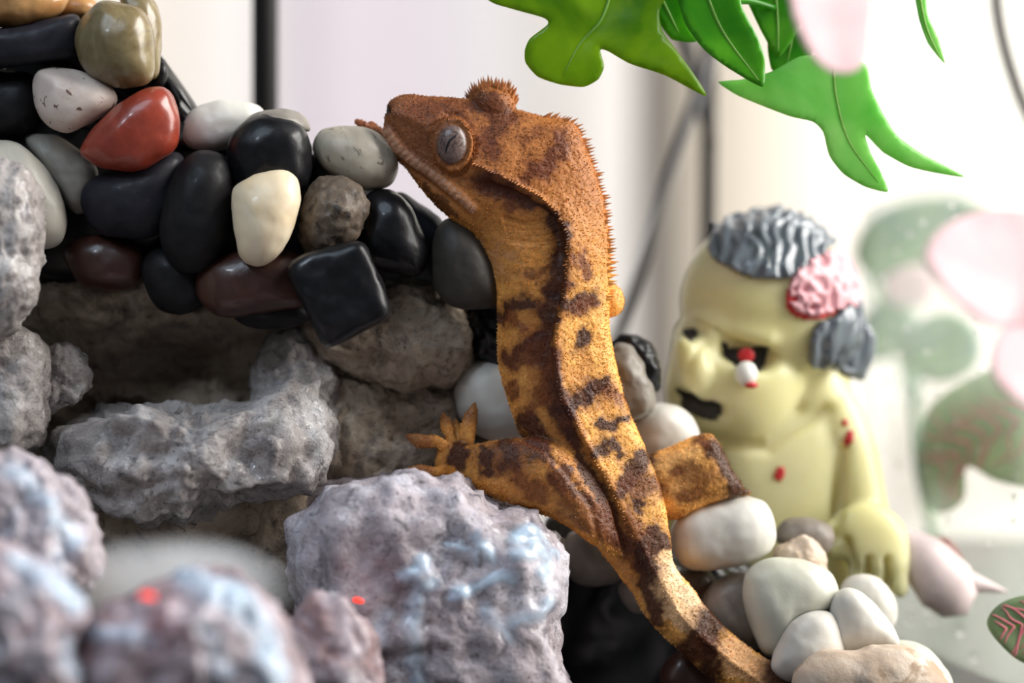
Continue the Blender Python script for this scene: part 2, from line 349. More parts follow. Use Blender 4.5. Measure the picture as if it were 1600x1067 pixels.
SWIRL = rock([(115, 1010), (180, 942), (280, 892), (360, 902), (430, 958), (472, 1040), (480, 1140), (100, 1140)], -600, 150, 'rock_pink', 'rounded rock with dark veins rising out of the mist', seed=16, amp=18, crag=4)
CRESTED = rock([(-60, 850), (40, 862), (105, 905), (138, 960), (116, 1010), (150, 1140), (-60, 1140)], -640, 140, 'rock_pink', 'pinkish rock in front with a pale crest', seed=18, amp=16, crag=4)
rock([(-60, 520), (30, 512), (70, 550), (75, 640), (52, 705), (-60, 725)], -30, 100, 'rock_grey', 'pale bluish rock under the light grey boulder', seed=20, sub=5, amp=12)
rock([(58, 566), (98, 538), (136, 568), (132, 612), (92, 642), (56, 622)], 20, 45, 'rock_grey', 'small knobbly grey rock at the mouth of the hollow', seed=22, sub=5, amp=7, freq=.03)
rock([(-70, 250), (10, 253), (45, 275), (66, 335), (60, 430), (40, 488), (0, 524), (-70, 535)], -110, 90, 'rock_grey', 'light grey speckled boulder leaning against the off-white pebble', seed=24, amp=9, crag=5, pits=3)
rock([(110, 800), (200, 735), (330, 730), (430, 755), (420, 830), (330, 872), (220, 868), (130, 850)], 70, 90, 'rock_warm', 'brown-grey rock in the shade just below the ledge', 3.0, seed=30, sub=5, amp=12)
rock([(370, 840), (400, 780), (470, 770), (490, 830), (470, 900), (410, 900)], 60, 60, 'rock_warm', 'ridged brown rock between the ledge and the big wet block', seed=26, sub=5, amp=10)
rock([(440, 1000), (480, 930), (540, 945), (590, 1010), (580, 1130), (440, 1130)], -330, 60, 'rock_pink', 'low reddish wet rock at the foot of the big wet block', seed=28, sub=5, amp=8)

# pale-blue sheen of running water painted as streaks on the wet rocks
t = NT('pale_sheen_paint'); at = t.new('ShaderNodeVertexColor', layer_name='Col'); tr = t.new('ShaderNodeBsdfTransparent'); mx = t.new('ShaderNodeMixShader')
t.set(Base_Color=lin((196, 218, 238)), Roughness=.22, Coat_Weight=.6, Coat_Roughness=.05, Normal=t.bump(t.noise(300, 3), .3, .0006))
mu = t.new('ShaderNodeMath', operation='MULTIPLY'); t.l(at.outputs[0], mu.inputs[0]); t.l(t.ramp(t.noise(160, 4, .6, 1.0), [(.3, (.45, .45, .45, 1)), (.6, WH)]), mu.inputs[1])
t.l(mu.outputs[0], mx.inputs[0]); t.l(tr.outputs[0], mx.inputs[1]); t.l(t.b.outputs[0], mx.inputs[2]); t.l(mx.outputs[0], t.out.inputs[0]); M['sheen_film'] = t.m
def sheen_film(src, lines, label, seed):
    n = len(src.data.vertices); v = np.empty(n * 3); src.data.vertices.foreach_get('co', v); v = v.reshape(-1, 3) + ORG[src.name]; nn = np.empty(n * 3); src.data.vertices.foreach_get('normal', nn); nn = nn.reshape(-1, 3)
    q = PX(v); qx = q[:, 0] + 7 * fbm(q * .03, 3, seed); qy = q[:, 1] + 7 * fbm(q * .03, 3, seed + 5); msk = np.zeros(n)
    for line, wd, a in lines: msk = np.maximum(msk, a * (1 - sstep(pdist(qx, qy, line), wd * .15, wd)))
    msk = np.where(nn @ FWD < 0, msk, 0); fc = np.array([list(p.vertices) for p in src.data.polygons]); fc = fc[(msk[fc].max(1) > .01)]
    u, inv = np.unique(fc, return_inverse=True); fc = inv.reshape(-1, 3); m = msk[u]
    return mk('painted_water_sheen', v[u] + nn[u] * ((1.5 + 6 * m) * 1e-4)[:, None], fc, M['sheen_film'], label=label, cat='water', kind='stuff', recalc=False, cols=np.column_stack([m, m, m, np.ones(len(m))]))
sheen_film(BIG, [([(747, 838), (768, 872)], 13, .8), ([(808, 845), (826, 830), (842, 856), (810, 868)], 17, .95), ([(715, 930), (745, 915), (778, 902), (800, 905)], 17, .9), ([(857, 870), (850, 900)], 16, .7), ([(800, 970), (835, 962), (860, 940)], 16, .8),
           ([(645, 940), (652, 915), (678, 905)], 20, .8), ([(662, 878), (637, 896)], 18, .7), ([(700, 848), (730, 862), (745, 882)], 10, .8), ([(648, 960), (645, 1030), (655, 1080)], 24, .6), ([(760, 960), (790, 990)], 22, .45), ([(600, 960), (580, 1040)], 24, .35)], 'painted pale-blue sheen of thin water on the big wet block', 3)
sheen_film(SWIRL, [([(290, 905), (360, 930), (405, 985), (430, 1060)], 34, .8), ([(140, 985), (190, 992), (235, 1000)], 22, .8), ([(320, 980), (350, 1050)], 26, .5)], 'painted pale water-sheen streaks over the veined rock in the mist', 13)
sheen_film(CRESTED, [([(20, 880), (80, 905), (118, 945)], 28, .8), ([(100, 1000), (120, 1060)], 18, .6)], 'painted pale wet-sheen streaks over the crest of the front rock', 17)
sheen_film(ROUND, [([(20, 735), (75, 790), (115, 850)], 26, .55), ([(90, 870), (60, 900)], 22, .5)], 'painted pale water-sheen streaks over the round bluish rock', 19)
sheen_film(END, [([(455, 640), (470, 622)], 7, .9), ([(488, 618), (500, 650), (492, 680)], 6, .9), ([(495, 655), (508, 652)], 5, .9), ([(440, 600), (436, 640)], 9, .4)], 'painted bright wet glints at the end of the ledge', 9)
# ------------------------------------------------------------------ pebbles
pm = pebble_mat
M['white'] = pm('pebble_white', (200, 196, 186), (218, 215, 208), (150, 140, 128), 0.42, 0.08, 60, 350, 0.74, 0.15)
M['cream'] = pm('pebble_cream', (208, 184, 146), (226, 214, 190), (110, 95, 75), 0.4, 0.12, 70, 500, 0.72, 0.2)
M['offwhite'] = pm('pebble_offwhite', (150, 146, 136), (176, 172, 162), None, 0.45, 0.1, 50, sss=0.2)
M['greenwhite'] = pm('pebble_greenish_white', (188, 188, 170), (208, 208, 196), (70, 68, 60), 0.42, 0.08, 60, 300, 0.78, 0.15)
M['greybeige'] = pm('pebble_grey_beige', (160, 150, 134), (190, 180, 164), (120, 112, 100), 0.45, 0.1, 120, 600, 0.62)
M['speckled'] = pm('pebble_speckled', (196, 176, 164), (214, 200, 190), (110, 84, 74), 0.5, 0.1, 150, 700, 0.62)
M['olive'] = pm('pebble_olive', (98, 82, 52), (130, 117, 84), (86, 76, 58), 0.34, 0.3, 110, 260, 0.66, warp=3)
M['red'] = pm('pebble_red', (120, 42, 28), (150, 62, 44), (176, 110, 96), 0.32, 0.4, 90, 160, 0.68)
M['black'] = pm('pebble_black', (16, 16, 18), (30, 28, 30), (70, 66, 60), 0.5, 0.03, 100, 1500, 0.74, spec=.18)
M['blackgloss'] = pm('pebble_glossy_black', (9, 9, 12), (20, 20, 24), (60, 58, 56), 0.36, 0.15, 100, 1200, 0.76, spec=.25)
M['darkgrey'] = pm('pebble_dark_grey', (42, 38, 34), (60, 55, 49), (96, 90, 82), 0.55, 0.0, 120, 1400, 0.70)
M['brownrough'] = pm('pebble_rough_brown', (74, 62, 52), (106, 92, 78), (52, 44, 38), 0.6, 0.1, 220, 500, 0.6, bump=.5)
M['redbrown'] = pm('pebble_red_brown', (50, 26, 20), (68, 40, 30), None, 0.36, 0.25, 60)
M['bluegrey'] = pm('pebble_blue_black', (22, 22, 28), (38, 37, 45), (80, 80, 84), 0.5, 0.04, 120, 1500, 0.72, spec=.2)
M['tan'] = pm('pebble_tan', (150, 100, 52), (196, 150, 96), (90, 60, 34), 0.4, 0.3, 120, 300, 0.64)
M['tanrough'] = pm('pebble_pale_tan', (190, 164, 140), (220, 206, 190), (170, 146, 122), 0.55, 0.05, 120, 160, 0.56, bump=.4)
M['grey'] = pm('pebble_grey', (112, 106, 98), (146, 140, 130), None, 0.45, 0.1, 80)
M['greybrown'] = pm('pebble_grey_brown', (104, 94, 86), (150, 140, 130), (84, 74, 66), 0.45, 0.1, 80, 300, .66)
PG = 'pebbles of the arch'; PB = 'pebbles on the tank floor'
def pebble(pts, d, th, mat, label, n=2.3, amp=2.5, freq=0.02, seed=0, tilt=(0, 0), group=PG, sub=5, ridge=0.0):
    p, f = blob_px(pts, d, th, n, sub, tilt, amp, freq, seed or int(pts[0][0] + pts[0][1] * 3), 3, ridge)
    return mk('pebble', W(p), f, M[mat], label=label, cat='pebble', group=group)
def ell(x, y, rx, ry, a=0, k=10, jit=0.05, seed=1):
    r = random.Random(seed); a = math.radians(a); o = []
    for i in range(k):
        t = 2 * math.pi * i / k; q = 1 + r.uniform(-jit, jit); u, v2 = rx * q * math.cos(t), ry * q * math.sin(t)
        o.append((x + u * math.cos(a) - v2 * math.sin(a), y + u * math.sin(a) + v2 * math.cos(a)))
    return o
pebble([(-40, -30), (60, -40), (108, -8), (95, 22), (50, 40), (0, 42), (-40, 40)], 40, 60, 'tan', 'orange-brown pebble lying on top of the black bar-shaped stone')
pebble([(80, 10), (110, -10), (150, 0), (150, 30), (110, 34), (84, 28)], 110, 40, 'tan', 'pale orange pebble tucked behind the olive pebble')
pebble([(-50, 52), (0, 45), (80, 28), (120, 25), (128, 60), (120, 88), (60, 100), (0, 108), (-50, 112)], 20, 50, 'bluegrey', 'black bar-shaped stone under the orange-brown pebble', 3.2)
pebble([(118, 70), (126, 30), (155, 3), (190, 4), (225, 18), (242, 60), (240, 110), (225, 132), (180, 138), (140, 118)], -10, 62, 'olive', 'glossy olive-brown rounded pebble resting on the red pebble')
pebble([(185, -20), (225, -15), (248, 20), (252, 70), (250, 112), (235, 125), (215, 90), (195, 30)], 40, 45, 'olive', 'banded grey-olive pebble leaning behind the glossy olive pebble', seed=7)
pebble(ell(250, 118, 13, 24, 8, seed=3), 60, 18, 'blackgloss', 'tiny glossy black pebble at the olive pebble\'s edge')
pebble([(52, 130), (62, 108), (100, 106), (150, 118), (178, 140), (180, 165), (150, 190), (105, 207), (70, 190), (55, 165)], 0, 52, 'speckled', 'speckled pinkish-white pebble beside the red pebble')
pebble([(127, 232), (150, 195), (190, 160), (230, 138), (262, 140), (279, 175), (280, 215), (262, 245), (220, 267), (165, 263), (135, 248)], -25, 58, 'red', 'brick-red angular pebble wedged below the olive pebbles', 2.7)
pebble([(-50, 120), (10, 112), (50, 120), (60, 165), (50, 205), (0, 215), (-50, 215)], 50, 55, 'black', 'black pebble left of the speckled pinkish pebble')
pebble([(-40, 225), (0, 220), (40, 232), (80, 275), (103, 325), (100, 372), (70, 390), (20, 385), (-40, 370)], -10, 60, 'offwhite', 'large off-white translucent pebble behind the grey boulder')
pebble([(38, 215), (70, 208), (110, 225), (150, 265), (150, 310), (120, 335), (90, 300), (60, 255)], 45, 50, 'grey', 'dull grey pebble tucked beside the off-white pebble')
pebble([(125, 320), (135, 285), (170, 266), (230, 245), (275, 235), (292, 260), (280, 310), (255, 360), (215, 375), (150, 362)], 10, 60, 'bluegrey', 'blue-black pebble directly under the red pebble')
pebble([(248, 370), (255, 310), (272, 265), (300, 238), (335, 236), (358, 260), (362, 320), (350, 390), (320, 425), (275, 420)], -25, 60, 'black', 'tall dull black oval pebble beside the cream pebble')
pebble([(286, 205), (295, 175), (330, 160), (375, 158), (412, 172), (410, 205), (370, 228), (325, 238), (295, 228)], 70, 45, 'white', 'smooth white egg-shaped pebble behind the tall black oval one')
pebble([(354, 250), (358, 215), (385, 188), (425, 178), (465, 190), (484, 225), (486, 275), (468, 300), (420, 290), (370, 300)], 0, 62, 'blackgloss', 'glossy black pebble above the cream pebble', 2.7)
pebble([(372, 210), (395, 180), (440, 171), (475, 182), (483, 205), (450, 200), (410, 200)], 15, 50, 'grey', 'small grey glassy pebble on top of the glossy black one')
pebble([(360, 310), (368, 288), (400, 272), (440, 266), (464, 280), (470, 312), (460, 350), (446, 388), (425, 410), (400, 417), (376, 402), (367, 360)], -75, 48, 'cream', 'creamy white pebble with small dark marks at the arch\'s front')
pebble([(490, 228), (502, 205), (535, 197), (580, 202), (612, 230), (622, 262), (608, 290), (570, 297), (530, 282), (500, 258)], 30, 48, 'greybeige', 'grey-beige pebble under the gecko\'s front toes')
pebble([(467, 370), (475, 320), (490, 290), (525, 280), (560, 288), (575, 320), (565, 360), (530, 390), (490, 398)], -30, 50, 'brownrough', 'rough brown pebble just above the black cube', 2.2, amp=7, freq=.04)
pebble([(555, 370), (570, 310), (600, 297), (630, 310), (655, 350), (670, 400), (655, 430), (610, 425), (570, 410)], 15, 55, 'blackgloss', 'shiny black pebble right of the rough brown pebble')
pebble([(306, 440), (320, 410), (370, 395), (430, 390), (475, 400), (488, 440), (470, 480), (400, 492), (345, 497), (315, 475)], -5, 62, 'redbrown', 'dark red-brown glossy pebble under the cream pebble', 2.6)
pebble([(450, 425), (468, 400), (530, 382), (566, 378), (584, 410), (606, 465), (606, 495), (560, 522), (520, 541), (502, 532), (475, 480)], -95, 62, 'blackgloss', 'black cube-shaped glossy stone hanging at the arch\'s lower edge', 7.0, amp=2.5, freq=.035)
pebble([(222, 430), (235, 390), (270, 385), (310, 410), (322, 470), (290, 490), (245, 478)], 25, 50, 'black', 'black pebble beneath the tall dull black oval', seed=31)
pebble([(608, 318), (625, 300), (655, 318), (690, 345), (705, 385), (670, 395), (640, 370)], 85, 40, 'bluegrey', 'dark pebble slanting behind the shiny black one')
pebble([(672, 400), (680, 360), (702, 342), (735, 355), (760, 385), (778, 430), (778, 475), (740, 487), (700, 478), (676, 445)], 25, 58, 'darkgrey', 'matte dark grey pebble pressed against the gecko\'s throat')
pebble([(98, 400), (115, 375), (160, 368), (215, 385), (225, 430), (190, 455), (130, 448)], 45, 50, 'redbrown', 'dark brown pebble in shade under the blue-black pebble')
pebble([(365, 490), (400, 475), (470, 470), (490, 495), (450, 513), (390, 510)], 25, 45, 'black', 'black pebble wedged under the dark red-brown one')
pebble([(480, 285), (490, 240), (515, 235), (540, 262), (545, 290), (510, 300)], 65, 40, 'black', 'small black pebble tucked behind the grey-beige one', seed=43)
pebble([(730, 505), (745, 480), (800, 480), (820, 540), (790, 575), (748, 565), (735, 540)], 105, 40, 'blackgloss', 'wet black pebble between the pitted rock and the gecko\'s belly', amp=6, freq=.05)
pebble([(710, 640), (714, 595), (735, 568), (780, 556), (830, 565), (850, 620), (835, 680), (780, 692), (735, 675)], 120, 60, 'white', 'white pebble behind the gecko\'s raised toe')
pebble([(590, 410), (640, 400), (700, 430), (720, 480), (640, 470)], 150, 60, 'black', 'black pebble in shade behind the matte dark grey one')
# pebbles round the figure and along the tail
pebble([(1048, 840), (1062, 805), (1100, 785), (1150, 776), (1195, 785), (1213, 820), (1208, 858), (1170, 878), (1110, 893), (1065, 884)], 95, 60, 'white', 'large white bean-shaped pebble beside the gecko\'s tail', group=PB)
pebble([(1095, 950), (1112, 912), (1150, 895), (1190, 905), (1210, 950), (1200, 1000), (1160, 1015), (1115, 1000)], 110, 50, 'greybrown', 'shaded grey-brown pebble under the white bean-shaped one', group=PB)
pebble([(1160, 920), (1168, 890), (1205, 871), (1260, 873), (1300, 895), (1310, 925), (1298, 950), (1262, 966), (1236, 988), (1214, 1024), (1190, 1018), (1170, 968)], 60, 52, 'greenwhite', 'greenish-white pebble with a small dark smudge', group=PB)
pebble([(1312, 925), (1330, 900), (1362, 897), (1392, 920), (1405, 958), (1392, 985), (1350, 980), (1322, 955)], 150, 40, 'white', 'white egg pebble under the toy figure\'s fingers', group=PB)
pebble([(1296, 960), (1305, 928), (1330, 918), (1365, 940), (1398, 985), (1400, 1010), (1350, 1022), (1300, 1015)], 40, 42, 'white', 'bright white pebble leaning on the white egg pebble', group=PB)
pebble([(1205, 1045), (1225, 985), (1260, 958), (1300, 960), (1320, 1000), (1310, 1050), (1250, 1070)], 25, 45, 'white', 'white pebble between the greenish and the bright white pebble', group=PB, seed=3)
pebble([(1240, 1055), (1280, 1020), (1340, 1012), (1420, 1010), (1460, 1040), (1490, 1085), (1440, 1130), (1300, 1130), (1245, 1100)], -40, 55, 'tanrough', 'wide white and tan pebble at the front of the pile', group=PB, amp=4)
pebble([(1380, 1015), (1420, 1000), (1460, 1020), (1488, 1070), (1470, 1120), (1400, 1110)], 60, 45, 'greenwhite', 'pale pebble behind the wide white and tan one', group=PB)
pebble([(1212, 845), (1225, 815), (1265, 808), (1300, 825), (1300, 860), (1255, 872)], 190, 45, 'greybrown', 'grey-brown pebble against the toy figure\'s leg', group=PB)
pebble([(1212, 880), (1225, 848), (1260, 838), (1285, 860), (1290, 900), (1250, 912)], 140, 42, 'tanrough', 'rough pale tan stone behind the greenish-white pebble', group=PB, amp=6, freq=.04)
pebble([(985, 680), (1000, 640), (1040, 628), (1080, 650), (1095, 690), (1060, 725), (1005, 722)], 190, 55, 'white', 'white pebble between the gecko\'s body and the toy figure', group=PB)
pebble([(945, 570), (965, 540), (990, 545), (1015, 590), (1022, 635), (990, 660), (955, 650)], 150, 50, 'grey', 'grey stone with a black rim beside the gecko\'s back', group=PB, amp=4, freq=.04)
pebble([(958, 540), (985, 525), (1015, 540), (1035, 575), (1025, 610), (1005, 590), (985, 560)], 165, 30, 'blackgloss', 'glossy black stone curling over the grey stone', group=PB, amp=5, freq=.04)
pebble([(884, 880), (890, 835), (930, 825), (970, 850), (975, 900), (935, 915), (895, 905)], 150, 45, 'greybrown', 'dim grey pebble in the dark gap under the gecko\'s leg', group=PB, seed=6)
pebble([(960, 930), (975, 890), (1020, 890), (1050, 930), (1030, 970), (985, 965)], 170, 45, 'greybrown', 'dim brown pebble hidden behind the gecko\'s tail base', group=PB, seed=8)
pebble([(1030, 1060), (1050, 1020), (1095, 1010), (1130, 1050), (1120, 1110), (1050, 1110)], 110, 45, 'redbrown', 'dark reddish pebble in shade under the tail', group=PB)
pebble([(1050, 920), (1065, 890), (1100, 885), (1120, 920), (1100, 950), (1065, 950)], 150, 35, 'brownrough', 'small brown pebble in shade below the white bean-shaped one', group=PB)
# black blob added to darken the gap under the tail and pebbles
p, f = blob_px([(860, 820), (960, 800), (1040, 850), (1200, 900), (1330, 960), (1400, 1060), (1400, 1180), (860, 1180)], 260, 130, 2.6, 5, amp=14, freq=.03, seed=5)
mk('gap_darkener', W(p), f, M['blackresin'], label='black filler blob darkening the gap under the tail and between the pebbles', cat='gap_filler', kind='stuff')
p, f = blob_px([(-60, 60), (110, 30), (225, 60), (262, 150), (300, 235), (360, 225), (470, 215), (520, 275), (590, 290), (680, 370), (770, 400), (760, 470), (620, 480), (470, 480), (230, 450), (-60, 400)], 120, 60, 2.8, 5, amp=8, freq=.03, seed=9)
mk('glue_backing', W(p), f, M['blackresin'], label='black silicone glue mass holding the pebbles of the arch together', cat='glue')

# ------------------------------------------------------------------ the gecko
# ventral edge (Lx,Ly), dorsal edge (Rx,Ry), depth, half thickness, ridge place, head weight
ST = [((600, 190), (601, 180), 4, 4, .6, 1), ((602, 206), (607, 160), 2, 20, .6, 1), ((611, 230), (630, 147.5), 0, 28, .6, 1), ((630, 258), (665, 149.5), 0, 36, .6, 1),
 ((655, 290), (700, 152), 0, 44, .6, 1), ((680, 318), (738, 156), 0, 53, .58, 1), ((705, 341), (790, 167), 0, 63, .50, 1), ((728, 357), (850, 181), 2, 72, .46, .9),
 ((745, 372), (897, 191), 4, 76, .46, .7), ((757, 395), (921, 238), 5, 78, .54, .4), ((764, 415), (937, 288), 5, 80, .62, .15), ((768, 435), (948, 345), 5, 82, .67, 0),
 ((774, 465), (953, 405), 5, 84, .64, 0), ((778, 500), (951, 460), 5, 86, .59, 0), ((777, 540), (952, 510), 5, 87, .53, 0), ((782, 580), (960, 560), 5, 88, .48, 0),
 ((792, 620), (972, 610), 5, 88, .47, 0), ((803, 655), (988, 655), 5, 86, .50, 0), ((818, 690), (1006, 695), 5, 82, .51, 0), ((842, 735), (1024, 742), 6, 76, .56, 0),
 ((874, 782), (1038, 787), 8, 68, .57, 0), ((915, 834), (1047, 842), 10, 58, .60, 0), ((955, 882), (1054, 882), 14, 48, .60, 0), ((985, 922), (1080, 918), 18, 44, .55, 0),
 ((1010, 964), (1110, 956), 22, 44, .52, 0), ((1048, 1004), (1152, 998), 24, 42, .5, 0), ((1090, 1042), (1204, 1034), 26, 40, .5, 0), ((1140, 1080), (1268, 1072), 28, 37, .5, 0),
 ((1210, 1120), (1340, 1100), 30, 30, .5, 0), ((1300, 1150), (1420, 1125), 32, 18, .5, 0), ((1380, 1165), (1460, 1142), 34, 4, .5, 0)]
A = np.array([[*s[0], *s[1], *s[2:]] for s in ST]); SI = opened(A, 190)
NR = 72
def ringprof(tr, hw):
    body = np.array([(0, .12), (.05, -.22), (.22, -.47), (tr - .16, -.50 - .02), (tr - .05, -.56), (tr, -.64), (tr + .07, -.58), (.5 * tr + .5, -.40), (.93, -.22), (1.0, -.02), (.97, .26), (.75, .66), (.45, .78), (.12, .55)])
    head = np.array([(0, .10), (.04, -.26), (.13, -.45), (.22, -.56), (.34, -.58), (tr - .08, -.66), (tr, -.70), (tr + .08, -.66), (.5 * tr + .5, -.48), (.93, -.22), (1.0, .06), (.96, .34), (.70, .70), (.2, .55)])
    return closed(body * (1 - hw) + head * hw, NR)
bv, bf = [], []
for s in SI:
    pr = ringprof(s[6], np.clip(s[7], 0, 1)); t = pr[:, :1]
    bv.append(np.column_stack([s[None, 0:2] * (1 - t) + s[None, 2:4] * t, s[4] + s[5] * pr[:, 1]]))
m = len(bv); bv = np.vstack(bv)
for i in range(m - 1):
    for k in range(NR): bf.append([i * NR + k, i * NR + (k + 1) % NR, (i + 1) * NR + (k + 1) % NR, (i + 1) * NR + k])
bf.append(list(range(NR))); bf.append(list(range((m - 1) * NR, m * NR))[::-1])
parts = [(bv, bf)]
def bl(pts, d, th, n=2.2, tilt=(0, 0)): parts.append(blob_px(pts, d, th, n, 4, tilt))
bl(ell(710, 228, 37, 43, 0, jit=0), -26, 22)                                   # lids round the near eye
bl([(733, 160), (742, 140), (768, 131), (796, 139), (806, 160), (800, 185), (770, 196), (742, 185)], 24, 42)   # far brow
# left hind leg
LG = [((935, 715), (975, 880), 5, 40), ((880, 693), (935, 858), -18, 48), ((838, 683), (888, 824), -28, 46), ((800, 684), (832, 800), -26, 38), ((765, 690), (788, 785), -18, 30),
      ((735, 696), (748, 769), -6, 22), ((714, 692), (712, 752), 6, 17), ((698, 690), (692, 745), 14, 13), ((688, 694), (680, 738), 18, 8), ((683, 704), (678, 725), 20, 3)]
LA = opened(np.array([[*a, *b, c, e] for a, b, c, e in LG]), 60); lv, lf = [], []; k2 = 40
for s in LA:
    an = np.linspace(0, 2 * np.pi, k2, endpoint=False); t = (0.5 - 0.5 * np.cos(an))[:, None]
    lv.append(np.column_stack([s[None, :2] * (1 - t) + s[None, 2:4] * t, s[4] - s[5] * np.sign(np.sin(an)) * np.abs(np.sin(an)) ** .9]))
lv = np.vstack(lv)
for i in range(len(LA) - 1):
    for k in range(k2): lf.append([i * k2 + k, i * k2 + (k + 1) % k2, (i + 1) * k2 + (k + 1) % k2, (i + 1) * k2 + k])
lf.append(list(range(k2))); lf.append(list(range((len(LA) - 1) * k2, len(LA) * k2))[::-1]); parts.append((lv, lf))
def toe(pts, rad): parts.append(tube_px(pts, rad, 10, 6, .6))
toe([(705, 702, 8), (682, 690, 4), (660, 690, 4), (634, 680, 8)], [11, 9, 11, 12, 3])
toe([(700, 732, 6), (680, 738, 2), (662, 736, 0), (638, 733, 2)], [10, 9, 10, 11, 4])
toe([(712, 700, 16), (703, 682, 18), (697, 662, 24), (692, 645, 30)], [10, 8, 9, 10, 3])
toe([(728, 705, 10), (730, 680, 10), (735, 655, 14), (743, 629, 20)], [13, 12, 13, 11, 2])
toe([(720, 700, 22), (714, 676, 30), (712, 655, 36)], [9, 8, 7, 3])
# right hind leg behind the body
bl([(985, 730), (1050, 697), (1103, 677), (1122, 688), (1143, 732), (1163, 768), (1110, 786), (1052, 812), (1000, 800)], 70, 34, 2.8)
parts.append(tube_px([(1120, 735, 75), (1150, 765, 80), (1172, 770, 85)], [16, 9, 4], 10, 6))
# left arm reaching over the grey-beige pebble, right elbow
parts.append(tube_px([(800, 400, 40), (720, 320, 44), (650, 262, 42), (606, 222, 38), (588, 206, 34)], [26, 16, 13, 11, 9], 14, 8))
parts.append(tube_px([(590, 207, 34), (573, 198, 30), (556, 190, 28)], [9, 6, 7, 5], 10, 6)); parts.append(tube_px([(592, 210, 36), (584, 198, 40), (577, 194, 44)], [8, 7, 5], 10, 6))
parts.append(tube_px([(600, 214, 44), (592, 204, 58), (588, 200, 68)], [7, 6, 4], 10, 6))
bl([(935, 440), (966, 448), (975, 468), (968, 490), (948, 496), (930, 480)], 46, 26)
gv, gf = join(parts); gv, gf, gn = remesh(W(gv), gf, 0.00021, 5, 0.5)
P = PX(gv); x, y, dpt = P.T
front = gn @ FWD < 0.25
disp = np.zeros(len(gv))
def ridge_line(line, wd, h, only=True):
    global disp
    q = np.exp(-(pdist(x, y, line) / wd) ** 2) * h; disp += np.where(front, q, 0) if only else q
LIP = [(603, 206), (622, 232), (645, 252), (672, 270), (700, 292), (722, 311), (738, 326)]
ridge_line(LIP, 8, 4.5); ridge_line([(a - 8, b + 9) for a, b in LIP], 4, -4.0); ridge_line([(a + 9, b - 9) for a, b in LIP], 4, -1.5)
ridge_line([(606, 172)], 4.5, -6)
for k in range(9):
    t = k / 8; ridge_line([(786 + 10 * t, 338 + 40 * t), (820 + 8 * t, 348 + 34 * t), (850, 343 + 40 * t), (876 + 4 * t, 330 + 48 * t)], 2.0, -2.4 - .8 * (k % 2))
ridge_line([(816, 686), (852, 702), (890, 745), (925, 792), (935, 850)], 5, -3)
ridge_line([(700, 745), (760, 772), (840, 800), (880, 822)], 5, -2)
CREST = [(672, 196), (690, 186), (715, 190), (738, 215), (742, 256), (775, 271), (802, 284), (844, 307), (869, 332), (885, 360), (889, 400), (886, 430), (880, 470), (871, 515), (868, 560), (877, 620), (897, 655), (922, 700), (946, 744), (967, 784), (993, 845)]
ridge_line(CREST[4:], 5, 3.0)
ridge_line([(765, 288), (800, 302), (845, 326), (868, 352), (874, 395)], 9, -7)
er = np.hypot((x - 706.5) / 24, (y - 226) / 32); lidw = np.where(x > 700, 1.0, .45)
disp += np.where(front & (er < 1.8), 5.0 * lidw * np.exp(-((er - 1.18) / .12) ** 2) - 3.0 * lidw * np.exp(-((er - 1.5) / .12) ** 2), 0)
disp += fbm(P * 0.05, 3, 3) * 0.9 + fbm(P * 0.25, 2, 8) * 0.6
gv = gv + gn * (disp * 1e-4)[:, None]
# colour of the skin
def L3(c): return np.array(lin(c)[:3])
nz = fbm(P * 0.018, 4, 21); nz2 = fbm(P * 0.06, 3, 31); wx = x + 9 * fbm(P * .045, 3, 41) + 3 * vnoise(P * .16, 44); wy = y + 9 * fbm(P * .045, 3, 51) + 3 * vnoise(P * .16, 54)
col = np.tile(L3((214, 146, 70)), (len(gv), 1))
def lay(c, mask):
    global col
    mk_ = np.clip(mask, 0, 1)[:, None]; col = col * (1 - mk_) + L3(c) * mk_
SPINEX = np.interp(y, [p[1] for p in CREST[9:]], [p[0] for p in CREST[9:]])
lay((246, 182, 96), sstep(x - SPINEX, 0, 14) * sstep(y, 380, 480) * .9)
lay((190, 124, 60), sstep(nz, .1, .6) * .6)
lay((240, 176, 92), sstep(nz2, .2, .8) * .45 * sstep(y, 360, 460))
lay((172, 104, 52), sstep(430 - y, 0, 160) * .8)
lay((124, 72, 42), sstep(790 - x, 0, 130) * sstep(300 - y, -20, 60) * .85)
lay((196, 140, 96), sstep(400 - y, -60, 0) * sstep(y, 350, 385) * sstep(840 - x, 0, 60) * sstep(nz2, -.6, .5) * .7)
def dark(line, r, c=(66, 28, 14), s=.92): lay(c, s * (1 - sstep(pdist(wx, wy, line), r * .55, r * 1.25)))
def D(line, r, c=(62, 26, 13), s=.93):
    dark(line, r * 2.0 + 4, tuple(np.array(c) * .45 + np.array((136, 70, 28)) * .55), s * .5); dark(line, r * 1.3 + 1, c, s)
D([(748, 276), (790, 296), (845, 322), (876, 356), (880, 400), (876, 440)], 9)
D([(755, 285), (800, 312)], 13, (84, 38, 20), .7)
D([(866, 455), (858, 500), (845, 535), (852, 565)], 13); D([(845, 535), (862, 600), (875, 640), (890, 675)], 12)
D([(890, 675), (915, 722), (938, 765), (955, 805), (975, 850)], 9); D([(868, 460), (895, 472), (926, 464)], 9); D([(925, 468), (905, 485)], 5, (110, 52, 20), .7)
D([(788, 498), (803, 482), (818, 476), (836, 480)], 8); D([(800, 505), (815, 512)], 7, (120, 60, 26), .8); D([(840, 530), (815, 545), (788, 560)], 8); D([(800, 556), (840, 552)], 11, (100, 52, 26), .7)
D([(905, 536), (915, 524)], 7); D([(884, 640), (905, 622), (922, 606), (945, 600)], 9); D([(920, 606), (924, 622)], 7)
